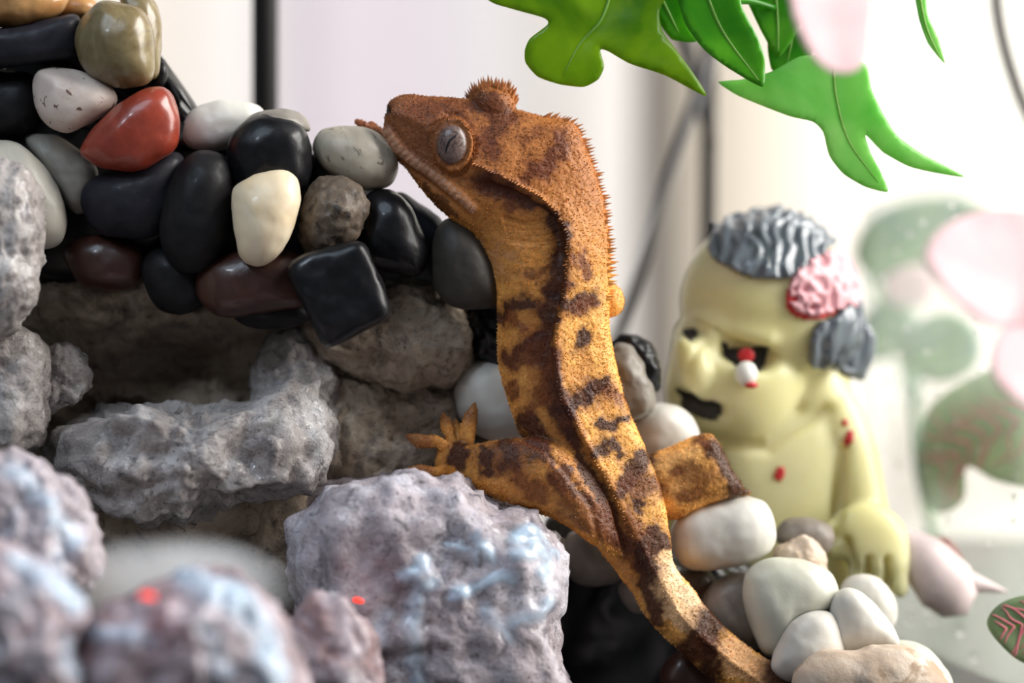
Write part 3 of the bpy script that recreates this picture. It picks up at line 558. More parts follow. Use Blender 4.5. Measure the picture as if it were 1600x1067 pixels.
D([(804, 606)], 7, (110, 54, 22), .8); D([(820, 655), (838, 668)], 9); D([(825, 640), (850, 620)], 6, (110, 54, 22), .7); D([(850, 580), (840, 610)], 8, (110, 56, 24), .7)
D([(942, 662), (960, 656), (978, 650)], 6); D([(938, 700), (952, 692), (964, 694), (968, 706)], 7); D([(952, 612), (972, 628)], 5, (110, 54, 22), .7)
D([(978, 762), (988, 742), (1012, 722)], 12); D([(990, 755), (1030, 765)], 10, (96, 44, 18), .8); D([(1000, 780), (1005, 790)], 6); D([(1020, 832), (1034, 856), (1018, 868)], 12); D([(985, 800), (995, 830)], 8, (110, 54, 22), .8)
D([(940, 800), (975, 862), (1000, 880)], 10, (90, 44, 20), .7)
D([(795, 694), (800, 722)], 17); D([(836, 694), (850, 708)], 15); D([(758, 708), (762, 735)], 11); D([(868, 748), (880, 760)], 13, (84, 40, 16)); D([(720, 700), (712, 730)], 9)
D([(900, 792), (925, 815)], 18, (100, 54, 28), .7); D([(815, 745), (840, 770)], 10, (110, 54, 22), .7); D([(818, 687), (852, 702), (890, 745), (925, 792)], 3.5, (70, 30, 14), .8)
lay((206, 130, 44), (1 - sstep(pdist(wx, wy, [(700, 742), (760, 772), (850, 806), (930, 850)]), 5, 12)) * .7)
lay((232, 180, 112), (1 - sstep(pdist(wx, wy, [(1040, 725), (1080, 715), (1060, 770)]), 12, 26)) * .7); D([(1060, 772), (1090, 768)], 6, (110, 60, 34), .7); D([(1060, 735)], 5, (110, 60, 34), .7)
D([(1118, 692), (1140, 735), (1150, 765)], 13); D([(1075, 735), (1105, 750)], 10, (120, 70, 34), .7); D([(1100, 690)], 9, (100, 50, 24), .8)
D([(850, 262), (870, 240), (880, 222)], 9, (100, 46, 22), .85); D([(820, 268), (835, 258)], 7, (100, 46, 22), .8); D([(735, 168), (765, 158), (790, 185), (768, 215)], 13, (86, 38, 20), .75); D([(745, 225), (765, 236)], 8, (96, 44, 24), .6)
D([(815, 220), (850, 205)], 6, (110, 54, 26), .5); D([(915, 400), (918, 425)], 5, (110, 52, 20), .8); D([(900, 405)], 4, (110, 52, 20), .8); D([(820, 435), (860, 425)], 4, (100, 50, 24), .7)
D([(650, 175), (700, 165)], 12, (96, 44, 22), .5); D([(606, 172)], 5, (30, 14, 10), 1)
LIPD = pdist(x, y, LIP); lay((196, 150, 122), (1 - sstep(LIPD, 5, 10)) * (.62 + .25 * np.sin((x + y) * .42)) * front)
lay((66, 30, 14), (1 - sstep(pdist(wx, wy, [(668, 300), (690, 322), (712, 340)]), 4, 9)) * .7)
# tail bands
lay((240, 196, 146), (1 - sstep(pdist(wx, wy, [(1038, 895), (1050, 930), (1085, 962)]), 26, 36)) * front)
lay((250, 218, 176), (1 - sstep(pdist(wx, wy, [(1046, 888), (1075, 935)]), 8, 20)) * .7 * front)
D([(1000, 850), (1010, 890), (1016, 930), (1030, 972)], 10); D([(1118, 966), (1090, 1000), (1060, 1030)], 18)
lay((236, 180, 124), (1 - sstep(pdist(wx, wy, [(1145, 1025), (1190, 1050)]), 24, 34))); D([(1105, 1020), (1110, 1060)], 11); D([(1225, 1062), (1300, 1100)], 24)
lay((116, 64, 38), sstep(760 - y, 0, 20) * sstep(690 - x, 0, 22) * sstep(y, 600, 640) * .75); lay((116, 64, 38), sstep(672 - y, 0, 22) * sstep(760 - x, 0, 10) * sstep(y, 600, 620) * .7)
lay((160, 92, 60), sstep(600 - x, 0, 20) * sstep(y, 180, 190) * .6)
col *= (1 + .18 * fbm(P * .35, 2, 61))[:, None]
cols = np.column_stack([np.clip(col, 0, 1), np.ones(len(col))])
t = NT('gecko_skin'); at = t.new('ShaderNodeVertexColor', layer_name='Col')
c = t.mix(t.ramp(t.noise(3500, 3, .6), [(.35, (.72, .72, .72, 1)), (.65, (1, 1, 1, 1))]), G, at.outputs[0]); t.n.remove(c.node)
mul = t.new('ShaderNodeMix', data_type='RGBA', blend_type='MULTIPLY'); mul.inputs[0].default_value = 1
t.l(at.outputs[0], mul.inputs[6]); t.l(t.ramp(t.noise(3500, 3, .6), [(.3, (.82, .82, .82, 1)), (.6, (1.0, 1.0, 1.0, 1))]), mul.inputs[7])
vo = t.new('ShaderNodeTexVoronoi', Scale=2600.0); t.l(t.co(), vo.inputs['Vector'])
M['skin'] = t.set(Base_Color=mul.outputs[2], Roughness=.52, Normal=t.bump(vo.outputs['Distance'], .4, .00010), Subsurface_Weight=.06, Subsurface_Scale=.0015)
t.b.inputs['Specular IOR Level'].default_value = .35; t.b.inputs['Subsurface Radius'].default_value = (1, .4, .2)
gecko = empty('gecko', W([[860, 800, 20]])[0], 'orange-brown crested gecko with dark blotches climbing the pebble arch', 'gecko')
mk('body', gv, gf, M['skin'], gecko, cols=cols)
def spikes(pos, nrm, h, r, c, sides=4):
    v, f, cc = [], [], []
    for p, n, hh, rr, cl in zip(pos, nrm, h, r, c):
        n = n / np.linalg.norm(n); a = np.cross(n, [.3, .5, .81]); a /= np.linalg.norm(a); b = np.cross(n, a); o = len(v)
        for k in range(sides):
            an = 2 * math.pi * k / sides; v.append(p - n * rr * .5 + rr * (math.cos(an) * a + math.sin(an) * b))
        v.append(p + n * hh); f += [[o + k, o + (k + 1) % sides, o + sides] for k in range(sides)]; cc += [cl] * (sides + 1)
    return np.array(v), f, np.array(cc)
# crest spines along the two crests and round the brows
cand = np.nonzero(front)[0]
def along(line, step, h0, h1, col_=None, lift=.6, side=(0, 0, 0), tol=9):
    q = opened(np.array(line, float), 600); s = np.concatenate([[0], np.cumsum(np.hypot(*np.diff(q, axis=0).T))]); ts = np.arange(0, s[-1], step)
    px = np.interp(ts, s, q[:, 0]); py = np.interp(ts, s, q[:, 1]); pos, nr, h, r, cc = [], [], [], [], []
    for a, b in zip(px, py):
        a += random.uniform(-1.5, 1.5); b += random.uniform(-1, 1)
        dd = (x[cand] - a) ** 2 + (y[cand] - b) ** 2; k = cand[np.argmin(dd)]
        if dd.min() > tol ** 2: continue
        hh = random.uniform(h0, h1); n = gn[k] + (RGT * side[0] - UP * side[1] + FWD * side[2]); pos.append(gv[k]); nr.append(n); h.append(hh * 1e-4); r.append(max(1.6, hh * .3) * 1e-4)
        cc.append(np.append(np.clip(col[k] * 1.15 + .01, 0, 1), 1))
    return spikes(pos, nr, h, r, cc)
DORS = [(852, 183), (880, 188), (903, 195), (918, 226), (930, 262), (938, 288), (945, 325), (950, 360), (953, 400), (952, 440), (950, 470)]
DORS2 = [(950, 470), (946, 500), (944, 530), (943, 560), (946, 600), (960, 625)]
sp = [along(CREST[4:12], 5, 5, 9, side=(-.5, .3, -.2)), along(CREST[11:], 6, 3, 5, side=(-.4, 0, -.2)), along(CREST[:5], 4, 5, 8, side=(-.2, -.6, 0)),
      along([(a - 1, b) for a, b in DORS], 5, 8, 15, side=(1.2, -.2, 0), tol=16), along(DORS2, 5, 4, 6, side=(.9, -.1, 0)),
      along([(735, 158), (738, 146), (748, 137), (768, 132), (790, 138), (800, 148), (806, 162)], 3, 9, 17, side=(0, -1.2, 0), tol=14), along([(740, 145), (768, 136), (798, 145)], 4, 7, 12, side=(0, -1, -.3), tol=14),
      along([(730, 200), (742, 215), (744, 240), (735, 256)], 4, 4, 7, side=(.8, 0, -.3)), along([(728, 196), (740, 212), (741, 238)], 4, 3, 5, side=(.5, -.4, -.3))]
sv, sf, sc_ = [], [], []; o = 0
for a, b, c in sp: sv.append(a); sf += [[i + o for i in q] for q in b]; sc_.append(c); o += len(a)
so = mk('crest_spines', np.vstack(sv), sf, M['skin'], gecko, label='rows of short pointed spines along both crests and brows', kind='stuff', smooth=False, cols=np.vstack(sc_))
ks = RNG.choice(len(gv), 24000, replace=False); ks = ks[(P[ks, 1] < 1090)]
a, b, c = spikes(gv[ks], gn[ks] + RNG.normal(0, .25, (len(ks), 3)), RNG.uniform(1.2, 2.6, len(ks)) * 1e-4, RNG.uniform(1.2, 1.8, len(ks)) * 1e-4, cols[ks] * np.array([1.25, 1.25, 1.2, 1]), 3)
mk('skin_granules', a, b, M['skin'], gecko, label='fine pointed granular scales all over the skin', kind='stuff', smooth=False, cols=c)
# the near eye
t = NT('gecko_eye'); wv_ = t.new('ShaderNodeTexNoise', Scale=420.0, Detail=2.0, Distortion=4.0); t.l(t.co(), wv_.inputs['Vector'])
cc = t.ramp(wv_.outputs['Fac'], [(.40, (70, 54, 50)), (.47, (124, 102, 94)), (.52, (80, 62, 58)), (.60, (120, 100, 94))])
M['eye'] = t.set(Base_Color=cc, Roughness=.4, Coat_Weight=.25, Coat_Roughness=.05)
ey, ef = blob_px(ell(706.5, 226, 24, 31, 6, jit=0), -42, 15, 2.1, 4); eye = mk('eye', W(ey), ef, M['eye'], gecko, label='grey-mauve lidless eye with a thin slit pupil')
def eye_d(xx, yy): return -42 - 15 * np.sqrt(np.maximum(0, 1 - ((xx - 706.5) / 23) ** 2 - ((yy - 226) / 31) ** 2)) - .4
sl = np.array([(716, 207), (711, 213), (704, 218), (700, 226), (697, 235), (695, 246)]); sl = np.column_stack([sl, eye_d(sl[:, 0], sl[:, 1])])
v, f = tube_px(sl, [.6, 1.4, 1.8, 1.8, 1.3, .6], 8, 5, .5); mk('pupil', W(v), f, M['blackresin'], eye, label='thin wavy black slit pupil')

# ------------------------------------------------------------------ the toy figure
FD = 330
t = NT('glow_plastic'); c = t.ramp(t.noise(60, 4), [(.35, (222, 214, 154)), (.65, (232, 226, 178))])
M['plastic'] = t.set(Base_Color=c, Roughness=.42, Subsurface_Weight=.55, Subsurface_Scale=.006, Coat_Weight=.1); t.b.inputs['Subsurface Radius'].default_value = (1, .9, .45)
M['hair'] = plain('toy_hair_grey', (104, 112, 122), .3, Coat_Weight=.6)
M['brain'] = plain('toy_brain_pink', (236, 176, 184), .5); M['blood'] = plain('toy_blood_red', (196, 40, 44), .4); M['darkpaint'] = plain('toy_dark_paint', (34, 26, 22), .5); M['toothwhite'] = plain('toy_white', (238, 234, 226), .4)
fp = []
def fb(pts, d, th, n=2.2, tilt=(0, 0), amp=0): fp.append(blob_px(pts, FD + d, th, n, 4, tilt, amp))
fb([(1062, 470), (1074, 420), (1110, 368), (1160, 340), (1220, 333), (1270, 352), (1308, 395), (1330, 450), (1334, 510), (1312, 562), (1255, 600), (1180, 600), (1110, 560), (1072, 515)], 30, 140, 2.2)
fb([(1046, 560), (1060, 500), (1110, 490), (1200, 540), (1260, 570), (1240, 640), (1180, 690), (1110, 680), (1052, 650), (1038, 610)], 0, 110, 2.3)
fb([(1055, 540), (1075, 515), (1100, 530), (1120, 590), (1100, 625), (1065, 610)], -85, 40)
fb([(1090, 640), (1180, 600), (1290, 600), (1336, 640), (1345, 720), (1350, 830), (1340, 960), (1180, 990), (1110, 900), (1095, 760)], 70, 110, 2.6)
fp.append(tube_px(np.array([(1300, 635, FD + 30), (1330, 700, FD + 10), (1350, 780, FD - 10), (1362, 840, FD - 30)], float), [42, 40, 36, 34], 18, 8))
fb([(1296, 830), (1310, 800), (1350, 785), (1395, 800), (1418, 835), (1420, 900), (1370, 905), (1330, 890)], -50, 38, 2.6)
for q in ([(1312, 820), (1302, 850), (1305, 868)], [(1345, 870), (1340, 905), (1342, 925)], [(1372, 875), (1372, 915), (1374, 935)], [(1400, 870), (1404, 910), (1408, 928)]):
    fp.append(tube_px(np.array([(a, b, FD - 58) for a, b in q], float), [19, 17, 13], 12, 6))
fp.append(tube_px(np.array([(1115, 690, FD + 40), (1080, 760, FD + 30), (1060, 840, FD + 20)], float), [40, 34, 28], 18, 8))
for q in ([(1180, 940), (1180, 1060)], [(1290, 940), (1292, 1060)]):
    fp.append(tube_px(np.array([(q[0][0], q[0][1], FD + 90), (q[1][0], q[1][1], FD + 80)], float), [48, 46], 18, 4))
fb([(1210, 570), (1290, 550), (1322, 580), (1335, 640), (1300, 690), (1230, 680)], 55, 75)
fb([(1312, 545), (1325, 500), (1348, 510), (1352, 550), (1330, 590)], 60, 26)
fv, ff = join(fp); fv, ff, fn = remesh(W(fv), ff, 0.00045, 8, .5)
FP = PX(fv); fx, fy, fdp = FP.T; ffront = fn @ FWD < .1
def fdent(line, wd, h):
    global fv
    fv = fv + fn * (np.where(ffront, np.exp(-(pdist(fx, fy, line) / wd) ** 2) * h, 0) * 1e-4)[:, None]
fdent([(1140, 546), (1192, 560)], 18, -26); fdent([(1072, 512), (1085, 520)], 14, -16); fdent([(1095, 540), (1070, 580), (1075, 600)], 8, -7); fdent([(1060, 625), (1090, 645), (1120, 648)], 14, -24)
fdent([(1100, 500), (1140, 520), (1200, 530)], 16, 14); fdent([(1130, 690), (1200, 700), (1290, 640)], 10, -10); fdent([(1318, 700), (1310, 780), (1305, 840)], 8, -18); fdent([(1357, 875), (1357, 935)], 5, -26); fdent([(1387, 875), (1389, 935)], 5, -26); fdent([(1322, 845), (1334, 890)], 6, -26)
fig = empty('toy_figure', W([[1220, 1060, FD + 60]])[0], 'pale yellow glow-plastic zombie toy with grey hair and exposed pink brain', 'toy')
mk('body', fv, ff, M['plastic'], fig)
FA = np.array([q for q in ff if len(q) == 4]); FC = FP[FA].mean(1); FNf = fn[FA].mean(1) @ FWD
def patch(name, poly, mat, h, anydepth=False, fn_disp=None, label=None, parent=None):
    sel = inpoly(FC[:, 0], FC[:, 1], closed(poly, 120)) & (np.ones(len(FC), bool) if anydepth else FNf < .3)
    q = FA[sel]; u, inv = np.unique(q, return_inverse=True); q = inv.reshape(-1, 4); pv = fv[u]; nn = fn[u]
    hh = np.full(len(u), float(h)) + (fn_disp(FP[u]) if fn_disp else 0)
    a = pv + nn * (hh * 1e-4)[:, None]; b = pv - nn * 6e-4; nv = len(u); f = q.tolist() + (q[:, ::-1] + nv).tolist(); ed = {}
    for r in q.tolist():
        for i in range(4): ed[(r[i], r[(i + 1) % 4])] = 1
    f += [[j, i, i + nv, j + nv] for (i, j) in ed if (j, i) not in ed]
    return mk(name, np.vstack([a, b]), f, mat, parent or fig, label=label)
def strands(p): return 3.5 * np.sin(p[:, 0] * .30 + p[:, 1] * .07 + 6 * vnoise(p * .022, 2)) + 6 * vnoise(p * np.array([.10, .03, .05]), 5)
patch('hair', [(1113, 398), (1120, 362), (1150, 325), (1220, 315), (1272, 335), (1300, 375), (1285, 395), (1262, 412), (1235, 432), (1190, 436), (1150, 424)], M['hair'], 9, True, strands, 'glossy grey swept hair')
patch('side_hair', [(1264, 545), (1272, 510), (1300, 495), (1330, 470), (1360, 490), (1360, 560), (1325, 588), (1300, 570), (1268, 568)], M['hair'], 14, True, strands, 'grey tuft of hair over the ear')
br = patch('brain', [(1232, 470), (1240, 432), (1265, 408), (1300, 395), (1326, 425), (1336, 472), (1300, 485), (1258, 492)], M['brain'], 8, False, lambda p: 10 * (1 - 2 * np.abs(vnoise(p * .075, 7))), 'pink folded brain showing through the skull')
patch('wound_edge', [(1228, 478), (1236, 440), (1246, 450), (1244, 470), (1262, 482), (1300, 480), (1296, 492), (1255, 498)], M['blood'], 6, label='red torn edge of the wound')
patch('eye_socket', [(1129, 532), (1150, 538), (1178, 545), (1200, 542), (1201, 556), (1186, 575), (1155, 573), (1142, 555)], M['darkpaint'], 2, label='dark painted eye socket')
patch('eye_socket', [(1064, 508), (1080, 508), (1090, 518), (1078, 524), (1066, 518)], M['darkpaint'], 2, label='dark painted eye socket')
patch('mouth', [(1054, 606), (1075, 622), (1122, 632), (1120, 660), (1085, 656), (1056, 636)], M['darkpaint'], 2, label='dark open mouth')
def onface(px, py):
    k = np.argmin((fx - px) ** 2 + (fy - py) ** 2 + np.where(ffront, 0, 1e6)); return fdp[k]
dz = onface(1167, 556); p, f = blob_px(ell(1166, 555, 13, 12, jit=0), dz - 1, 5, 2, 3); mk('iris', W(p), f, M['blood'], fig, label='red painted eye')
dz = onface(1166, 586); p, f = blob_px(ell(1166, 584, 18, 20, jit=0), dz - 8, 18, 2, 4); mk('eyeball', W(p), f, M['toothwhite'], fig, label='white dangling eyeball')
p, f = blob_px(ell(1174, 602, 11, 5, jit=0), dz - 16, 10, 2, 3); mk('blood_drop', W(p), f, M['blood'], fig)
for (a, b, rx, ry, an) in ((1326, 685, 4, 13, 15), (1218, 740, 4, 12, 15), (1320, 660, 3, 5, 0)):
    patch('blood_drop', ell(a, b, rx + 3, ry, an, jit=0), M['blood'], 2)

# ------------------------------------------------------------------ leaves and petals
def leaf_mat(name, c1, c2, tr=.5, rough=.28, vein=None, vscale=60):
    t = NT(name); c = t.ramp(t.noise(70, 4, .55, .6), [(.32, c1), (.68, c2)])
    if vein:
        vo = t.new('ShaderNodeTexVoronoi', feature='DISTANCE_TO_EDGE', Scale=float(vscale)); t.l(t.co(), vo.inputs['Vector'])
        c = t.mix(t.ramp(vo.outputs['Distance'], [(.03, WH), (.07, G)]), c, vein)
    t.set(Base_Color=c, Roughness=rough, Coat_Weight=.25, Normal=t.bump(t.noise(260, 4), .15, .0006))
    tl = t.new('ShaderNodeBsdfTranslucent'); t.l(c, tl.inputs[0]); mx = t.new('ShaderNodeMixShader'); mx.inputs[0].default_value = tr
    t.l(t.b.outputs[0], mx.inputs[1]); t.l(tl.outputs[0], mx.inputs[2]); t.l(mx.outputs[0], t.out.inputs[0]); return t.m
M['leaf_a'] = leaf_mat('ivy_leaf_yellow_green', (92, 156, 12), (170, 208, 26), .6); M['leaf_b'] = leaf_mat('ivy_leaf_deep_green', (46, 150, 18), (110, 196, 40)); M['leaf_c'] = leaf_mat('ivy_leaf_pale_green', (140, 222, 110), (190, 240, 156), .68)
M['petal'] = leaf_mat('blossom_petal', (250, 222, 228), (252, 234, 238), .6, .8); M['fit'] = leaf_mat('nerve_leaf', (132, 160, 120), (180, 196, 150), .4, .4); M['paleVein'] = leaf_mat('leaf_vein_pale', (140, 200, 80), (170, 216, 110)); M['pinkvein'] = plain('leaf_vein_pink', (232, 128, 142), .5); M['fit2'] = leaf_mat('plant_leaf_blue_green', (80, 128, 112), (120, 156, 90), .35, .4)
ivy = empty('ivy_spray', W([[1040, -60, 20]])[0], 'glossy artificial ivy spray with pointed green lobes hanging into the tank', 'plant')
def leaf(pts, d, mat, parent, mid, name='leaf', bend=.0006, fold=.10, thick=6, label=None, step=7, sharp=True, tilt=(0, 0), veins=True, pink=False, vw=1.0):
    ml = np.array(mid, float); c = np.mean(pts, 0)
    def df(xx, yy): return d + bend * ((xx - c[0]) ** 2 + (yy - c[1]) ** 2) * .5 - fold * np.minimum(pdist(xx, yy, ml), 60) + tilt[0] * (xx - c[0]) + tilt[1] * (yy - c[1]) + 3 * vnoise(np.stack([xx * .02, yy * .02, xx * 0 + d], 1), 4)
    v, f = sheet_px(pts, df, step, thick, sharp); o = mk(name, W(v), f, mat, parent, label=label)
    if pink:
        q = opened(ml, 9); rr_ = random.Random(int(c[0]))
        for i in range(1, 8):
            tg = q[i] - q[i - 1]; tg = tg / np.hypot(*tg); nr = np.array([-tg[1], tg[0]])
            for sg in (-1, 1):
                br_ = np.array([q[i], q[i] + tg * 20 + nr * sg * 22, q[i] + tg * rr_.uniform(25, 55) + nr * sg * 40, q[i] + tg * rr_.uniform(50, 80) + nr * sg * rr_.uniform(45, 75)])
                br_ = br_ + np.array([[rr_.uniform(-7, 7), rr_.uniform(-7, 7)] for _ in range(4)]); br_[0] = q[i]
                bq = opened(br_, 16); bq = bq[inpoly(bq[:, 0], bq[:, 1], closed(pts, 140))]
                if len(bq) > 3:
                    bq = np.column_stack([bq, df(bq[:, 0], bq[:, 1]) - thick * .5]); v, f = tube_px(bq[::2], [2.2 * vw, 1.6 * vw, .8 * vw], 6, 2); mk('vein', W(v), f, M['pinkvein'], o)
    if veins:
        q = opened(ml, 12); q = np.column_stack([q, df(q[:, 0], q[:, 1]) - thick * .5]); v, f = tube_px(q, [2.6, 2.2, .8], 8, 2); mk('vein', W(v), f, M['paleVein'], o)
    return o
leaf([(730, -40), (765, 2), (800, 14), (850, 28), (856, 38), (828, 60), (820, 78), (821, 98), (840, 120), (875, 132), (912, 136), (935, 124), (944, 104), (938, 78), (950, 80), (985, 100), (1040, 118), (1104, 151), (1082, 112), (1058, 80), (1036, 50), (1030, 20), (1038, -40)], 10, M['leaf_a'], ivy, [(960, -30), (940, 30), (905, 70), (880, 118)], bend=.0012, fold=.25, label='yellow-green five-lobed ivy leaf')
leaf([(1058, -20), (1062, 12), (1072, 40), (1100, 78), (1140, 108), (1192, 136), (1195, 92), (1184, 58), (1160, 12), (1150, -20)], 0, M['leaf_b'], ivy, [(1100, -20), (1130, 50), (1185, 125)], fold=.22, label='deep green pointed ivy leaf')
leaf([(1150, -30), (1170, 8), (1190, 50), (1215, 90), (1240, 60), (1260, 20), (1260, -30)], 60, M['leaf_b'], ivy, [(1210, -30), (1215, 30), (1216, 80)], fold=.1, label='dark green ivy leaf behind the deep green one')
leaf([(1000, -20), (1020, 20), (1050, 62), (1090, 64), (1070, 20), (1060, -20)], 55, M['leaf_b'], ivy, [(1030, -10), (1060, 50)], label='small dark ivy leaf between two larger ones')
leaf([(1122, 128), (1160, 124), (1205, 112), (1250, 88), (1300, 85), (1352, 100), (1362, 140), (1380, 178), (1402, 212), (1440, 240), (1508, 276), (1462, 270), (1420, 260), (1380, 238), (1352, 210), (1360, 238), (1376, 268), (1388, 300), (1352, 292), (1318, 272), (1296, 244), (1286, 206), (1270, 190), (1235, 182), (1190, 165), (1150, 148)], 30, M['leaf_c'], ivy, [(1302, 90), (1306, 150), (1326, 220), (1372, 285)], fold=.2, bend=.0008, label='pale bright green ivy leaf with long drooping lobes')
leaf([(1200, 60), (1240, 40), (1275, 60), (1262, 100), (1230, 118), (1205, 108)], 75, M['leaf_b'], ivy, [(1240, 45), (1230, 100)], label='half hidden ivy leaf above the pale one')
leaf([(1428, -20), (1436, 30), (1450, 68), (1476, 99), (1466, 60), (1450, 25), (1444, -20)], 40, M['leaf_c'], ivy, [(1436, -10), (1448, 45), (1470, 92)], step=4, thick=4, label='thin pale green leaf tip')
for q in ([(700, -60, 40), (900, -45, 30), (1050, -40, 25), (1250, -50, 50), (1440, -40, 50)], [(1050, -40, 25), (1105, 0, 12), (1170, 2, 30), (1210, 12, 55)], [(1250, -50, 50), (1290, 30, 60), (1302, 92, 34)]):
    v, f = tube_px(np.array(q, float), [7, 6, 5, 5], 10, 6); mk('stem', W(v), f, M['leaf_b'], ivy)
fl = empty('blossom', W([[1300, -80, -700]])[0], 'out-of-focus pale pink blossom hanging in front of the ivy', 'flower')
leaf([(1236, -60), (1238, 20), (1262, 80), (1290, 108), (1322, 116), (1348, 100), (1356, 50), (1350, -60)], -560, M['petal'], fl, [(1296, -50), (1305, 90)], name='petal', tilt=(.9, -.3), sharp=False, fold=.15, step=9, veins=False)
leaf([(1180, -60), (1200, -160), (1270, -180), (1310, -100), (1260, -50)], -560, M['petal'], fl, [(1300, -90), (1210, -140)], name='petal', sharp=False, step=9, veins=False)
fl2 = empty('blossom', W([[1640, 480, -700]])[0], 'out-of-focus pale pink blossom with two rounded petals beside the glass', 'flower')
leaf([(1446, 410), (1462, 366), (1510, 335), (1570, 328), (1650, 345), (1680, 430), (1650, 490), (1590, 510), (1540, 508), (1490, 470)], -640, M['petal'], fl2, [(1640, 470), (1470, 400)], name='petal', tilt=(.9, -.3), sharp=False, step=10, fold=.12, veins=False)
leaf([(1548, 560), (1562, 520), (1600, 500), (1660, 490), (1680, 580), (1640, 640), (1590, 628), (1558, 600)], -640, M['petal'], fl2, [(1650, 510), (1570, 590)], name='petal', tilt=(.9, -.3), sharp=False, step=10, fold=.12, veins=False)
v, f = tube_px(np.array([(1660, 470, -620), (1720, 460, -600), (1780, 300, -560)], float), [16, 9, 8], 10, 6); mk('stem', W(v), f, M['leaf_b'], fl2)
M['twig'] = plain('twig_brown', (60, 46, 42), .6)
v, f = tube_px(np.array([(1552, -60, -620), (1560, 30, -620), (1580, 110, -620), (1612, 190, -620), (1680, 300, -620)], float), [9, 9, 9, 9, 8], 10, 8); mk('twig', W(v), f, M['twig'], label='thin dark curved twig hanging beside the glass', cat='twig')
npx = empty('nerve_plant', W([[1560, 1000, 700]])[0], 'nerve plant with pink-veined leaves set behind the misted glass in place of reflections', 'plant')  # leaves placed behind the pane to stand in for its reflections
leaf([(1436, 700), (1450, 640), (1500, 600), (1570, 572), (1660, 570), (1680, 700), (1640, 760), (1560, 752), (1512, 730), (1506, 780), (1470, 802), (1442, 770)], 560, M['fit'], npx, [(1650, 640), (1540, 680), (1460, 740)], tilt=(-2.05, 0), vw=2.4, sharp=False, step=10, fold=.15, pink=True)
leaf([(1410, 540), (1440, 500), (1490, 490), (1528, 520), (1525, 570), (1480, 596), (1430, 585)], 1150, M['fit2'], npx, [(1425, 570), (1515, 525)], sharp=False, step=10)
leaf([(1335, 400), (1360, 340), (1430, 312), (1510, 312), (1545, 350), (1500, 420), (1430, 440), (1370, 440)], 1500, M['fit2'], npx, [(1350, 420), (1530, 340)], sharp=False, step=10)
leaf([(1340, 520), (1370, 470), (1420, 470), (1430, 520), (1390, 560), (1350, 560)], 1400, M['fit2'], npx, [(1350, 545), (1420, 480)], sharp=False, step=10)
leaf([(1380, 440), (1420, 415), (1460, 425), (1450, 470), (1400, 480)], 1350, M['petal'], npx, [(1390, 460), (1450, 430)], sharp=False, step=10, veins=False, label='pale pink young leaf')
for q in ([(1650, 640, 400), (1690, 800, 420), (1690, 1010, 520)], [(1430, 575, 1155), (1440, 760, 1050), (1520, 1010, 900)], [(1360, 430, 1500), (1420, 600, 1400), (1480, 1000, 1000)]):
    v, f = tube_px(np.array(q, float), [7, 8, 8], 10, 8); mk('stem', W(v), f, M['fit2'], npx)
np2 = empty('nerve_plant', W([[1690, 1060, 90]])[0], 'green leaf with pink veins poking in beside the pebbles', 'plant')
leaf([(1542, 975), (1560, 945), (1600, 930), (1660, 925), (1670, 1000), (1650, 1045), (1600, 1036), (1566, 1010)], 90, M['fit'], np2, [(1660, 960), (1560, 985)], sharp=False, step=8, fold=.1, pink=True)
v, f = tube_px(np.array([(1660, 960, 95), (1690, 1060, 90)], float), [6, 7], 10, 6); mk('stem', W(v), f, M['fit2'], np2)
# solid shape added in place of a glass reflection, and a dark red stone
M['reflection'] = plain('reflection_pinkish', (226, 206, 206), .45)
sh = empty('reflected_shape', W([[1460, 960, 420]])[0], 'pale pinkish pointed sea shell lying behind the toy\'s hand', 'reflection')
v, f = tube_px(np.array([(1405, 835, 300), (1440, 870, 300), (1478, 915, 300), (1500, 945, 300)], float), [16, 40, 48, 34], 20, 8); mk('reflected_bulge', W(v), f, M['reflection'], sh)
v, f = tube_px(np.array([(1490, 905, 300), (1525, 912, 300), (1572, 924, 300)], float), [26, 15, 2], 14, 8); mk('reflected_tip', W(v), f, M['reflection'], sh)
p, f = blob_px([(1440, 870), (1450, 842), (1480, 840), (1502, 868), (1498, 892), (1460, 895)], 440, 30, 2.2, 4); mk('pebble', W(p), f, M['red'], label='dark red pebble behind the pointed reflected shape', cat='pebble', group=PB)

# ------------------------------------------------------------------ misted glass side
t = NT('misted_glass'); tr = t.new('ShaderNodeBsdfTransparent'); df = t.new('ShaderNodeBsdfTranslucent'); dd = t.new('ShaderNodeBsdfDiffuse'); gl = t.new('ShaderNodeBsdfGlossy', Roughness=.05)
fogc = lin((222, 232, 222))
for n in (df, dd): n.inputs[0].default_value = fogc
m1 = t.new('ShaderNodeMixShader'); m1.inputs[0].default_value = .5; t.l(df.outputs[0], m1.inputs[1]); t.l(dd.outputs[0], m1.inputs[2])
fg = t.ramp(t.noise(22, 4, .6, .4), [(.3, (.08, .08, .08, 1)), (.7, (.26, .26, .26, 1))])
m2 = t.new('ShaderNodeMixShader'); t.l(fg, m2.inputs[0]); t.l(tr.outputs[0], m2.inputs[1]); t.l(m1.outputs[0], m2.inputs[2])
m3 = t.new('ShaderNodeMixShader'); m3.inputs[0].default_value = .05; t.l(m2.outputs[0], m3.inputs[1]); t.l(gl.outputs[0], m3.inputs[2]); t.l(m3.outputs[0], t.out.inputs[0]); M['glass'] = t.m
ga = W([[1640, 800, 250]])[0]; gb = W([[1372, 800, 800]])[0]; e = (gb - ga); e[2] = 0; e /= np.linalg.norm(e); nrm = np.array([-e[1], e[0], 0])
ga = ga - e * 0.10; Lg = 0.10 + 0.06
q = []
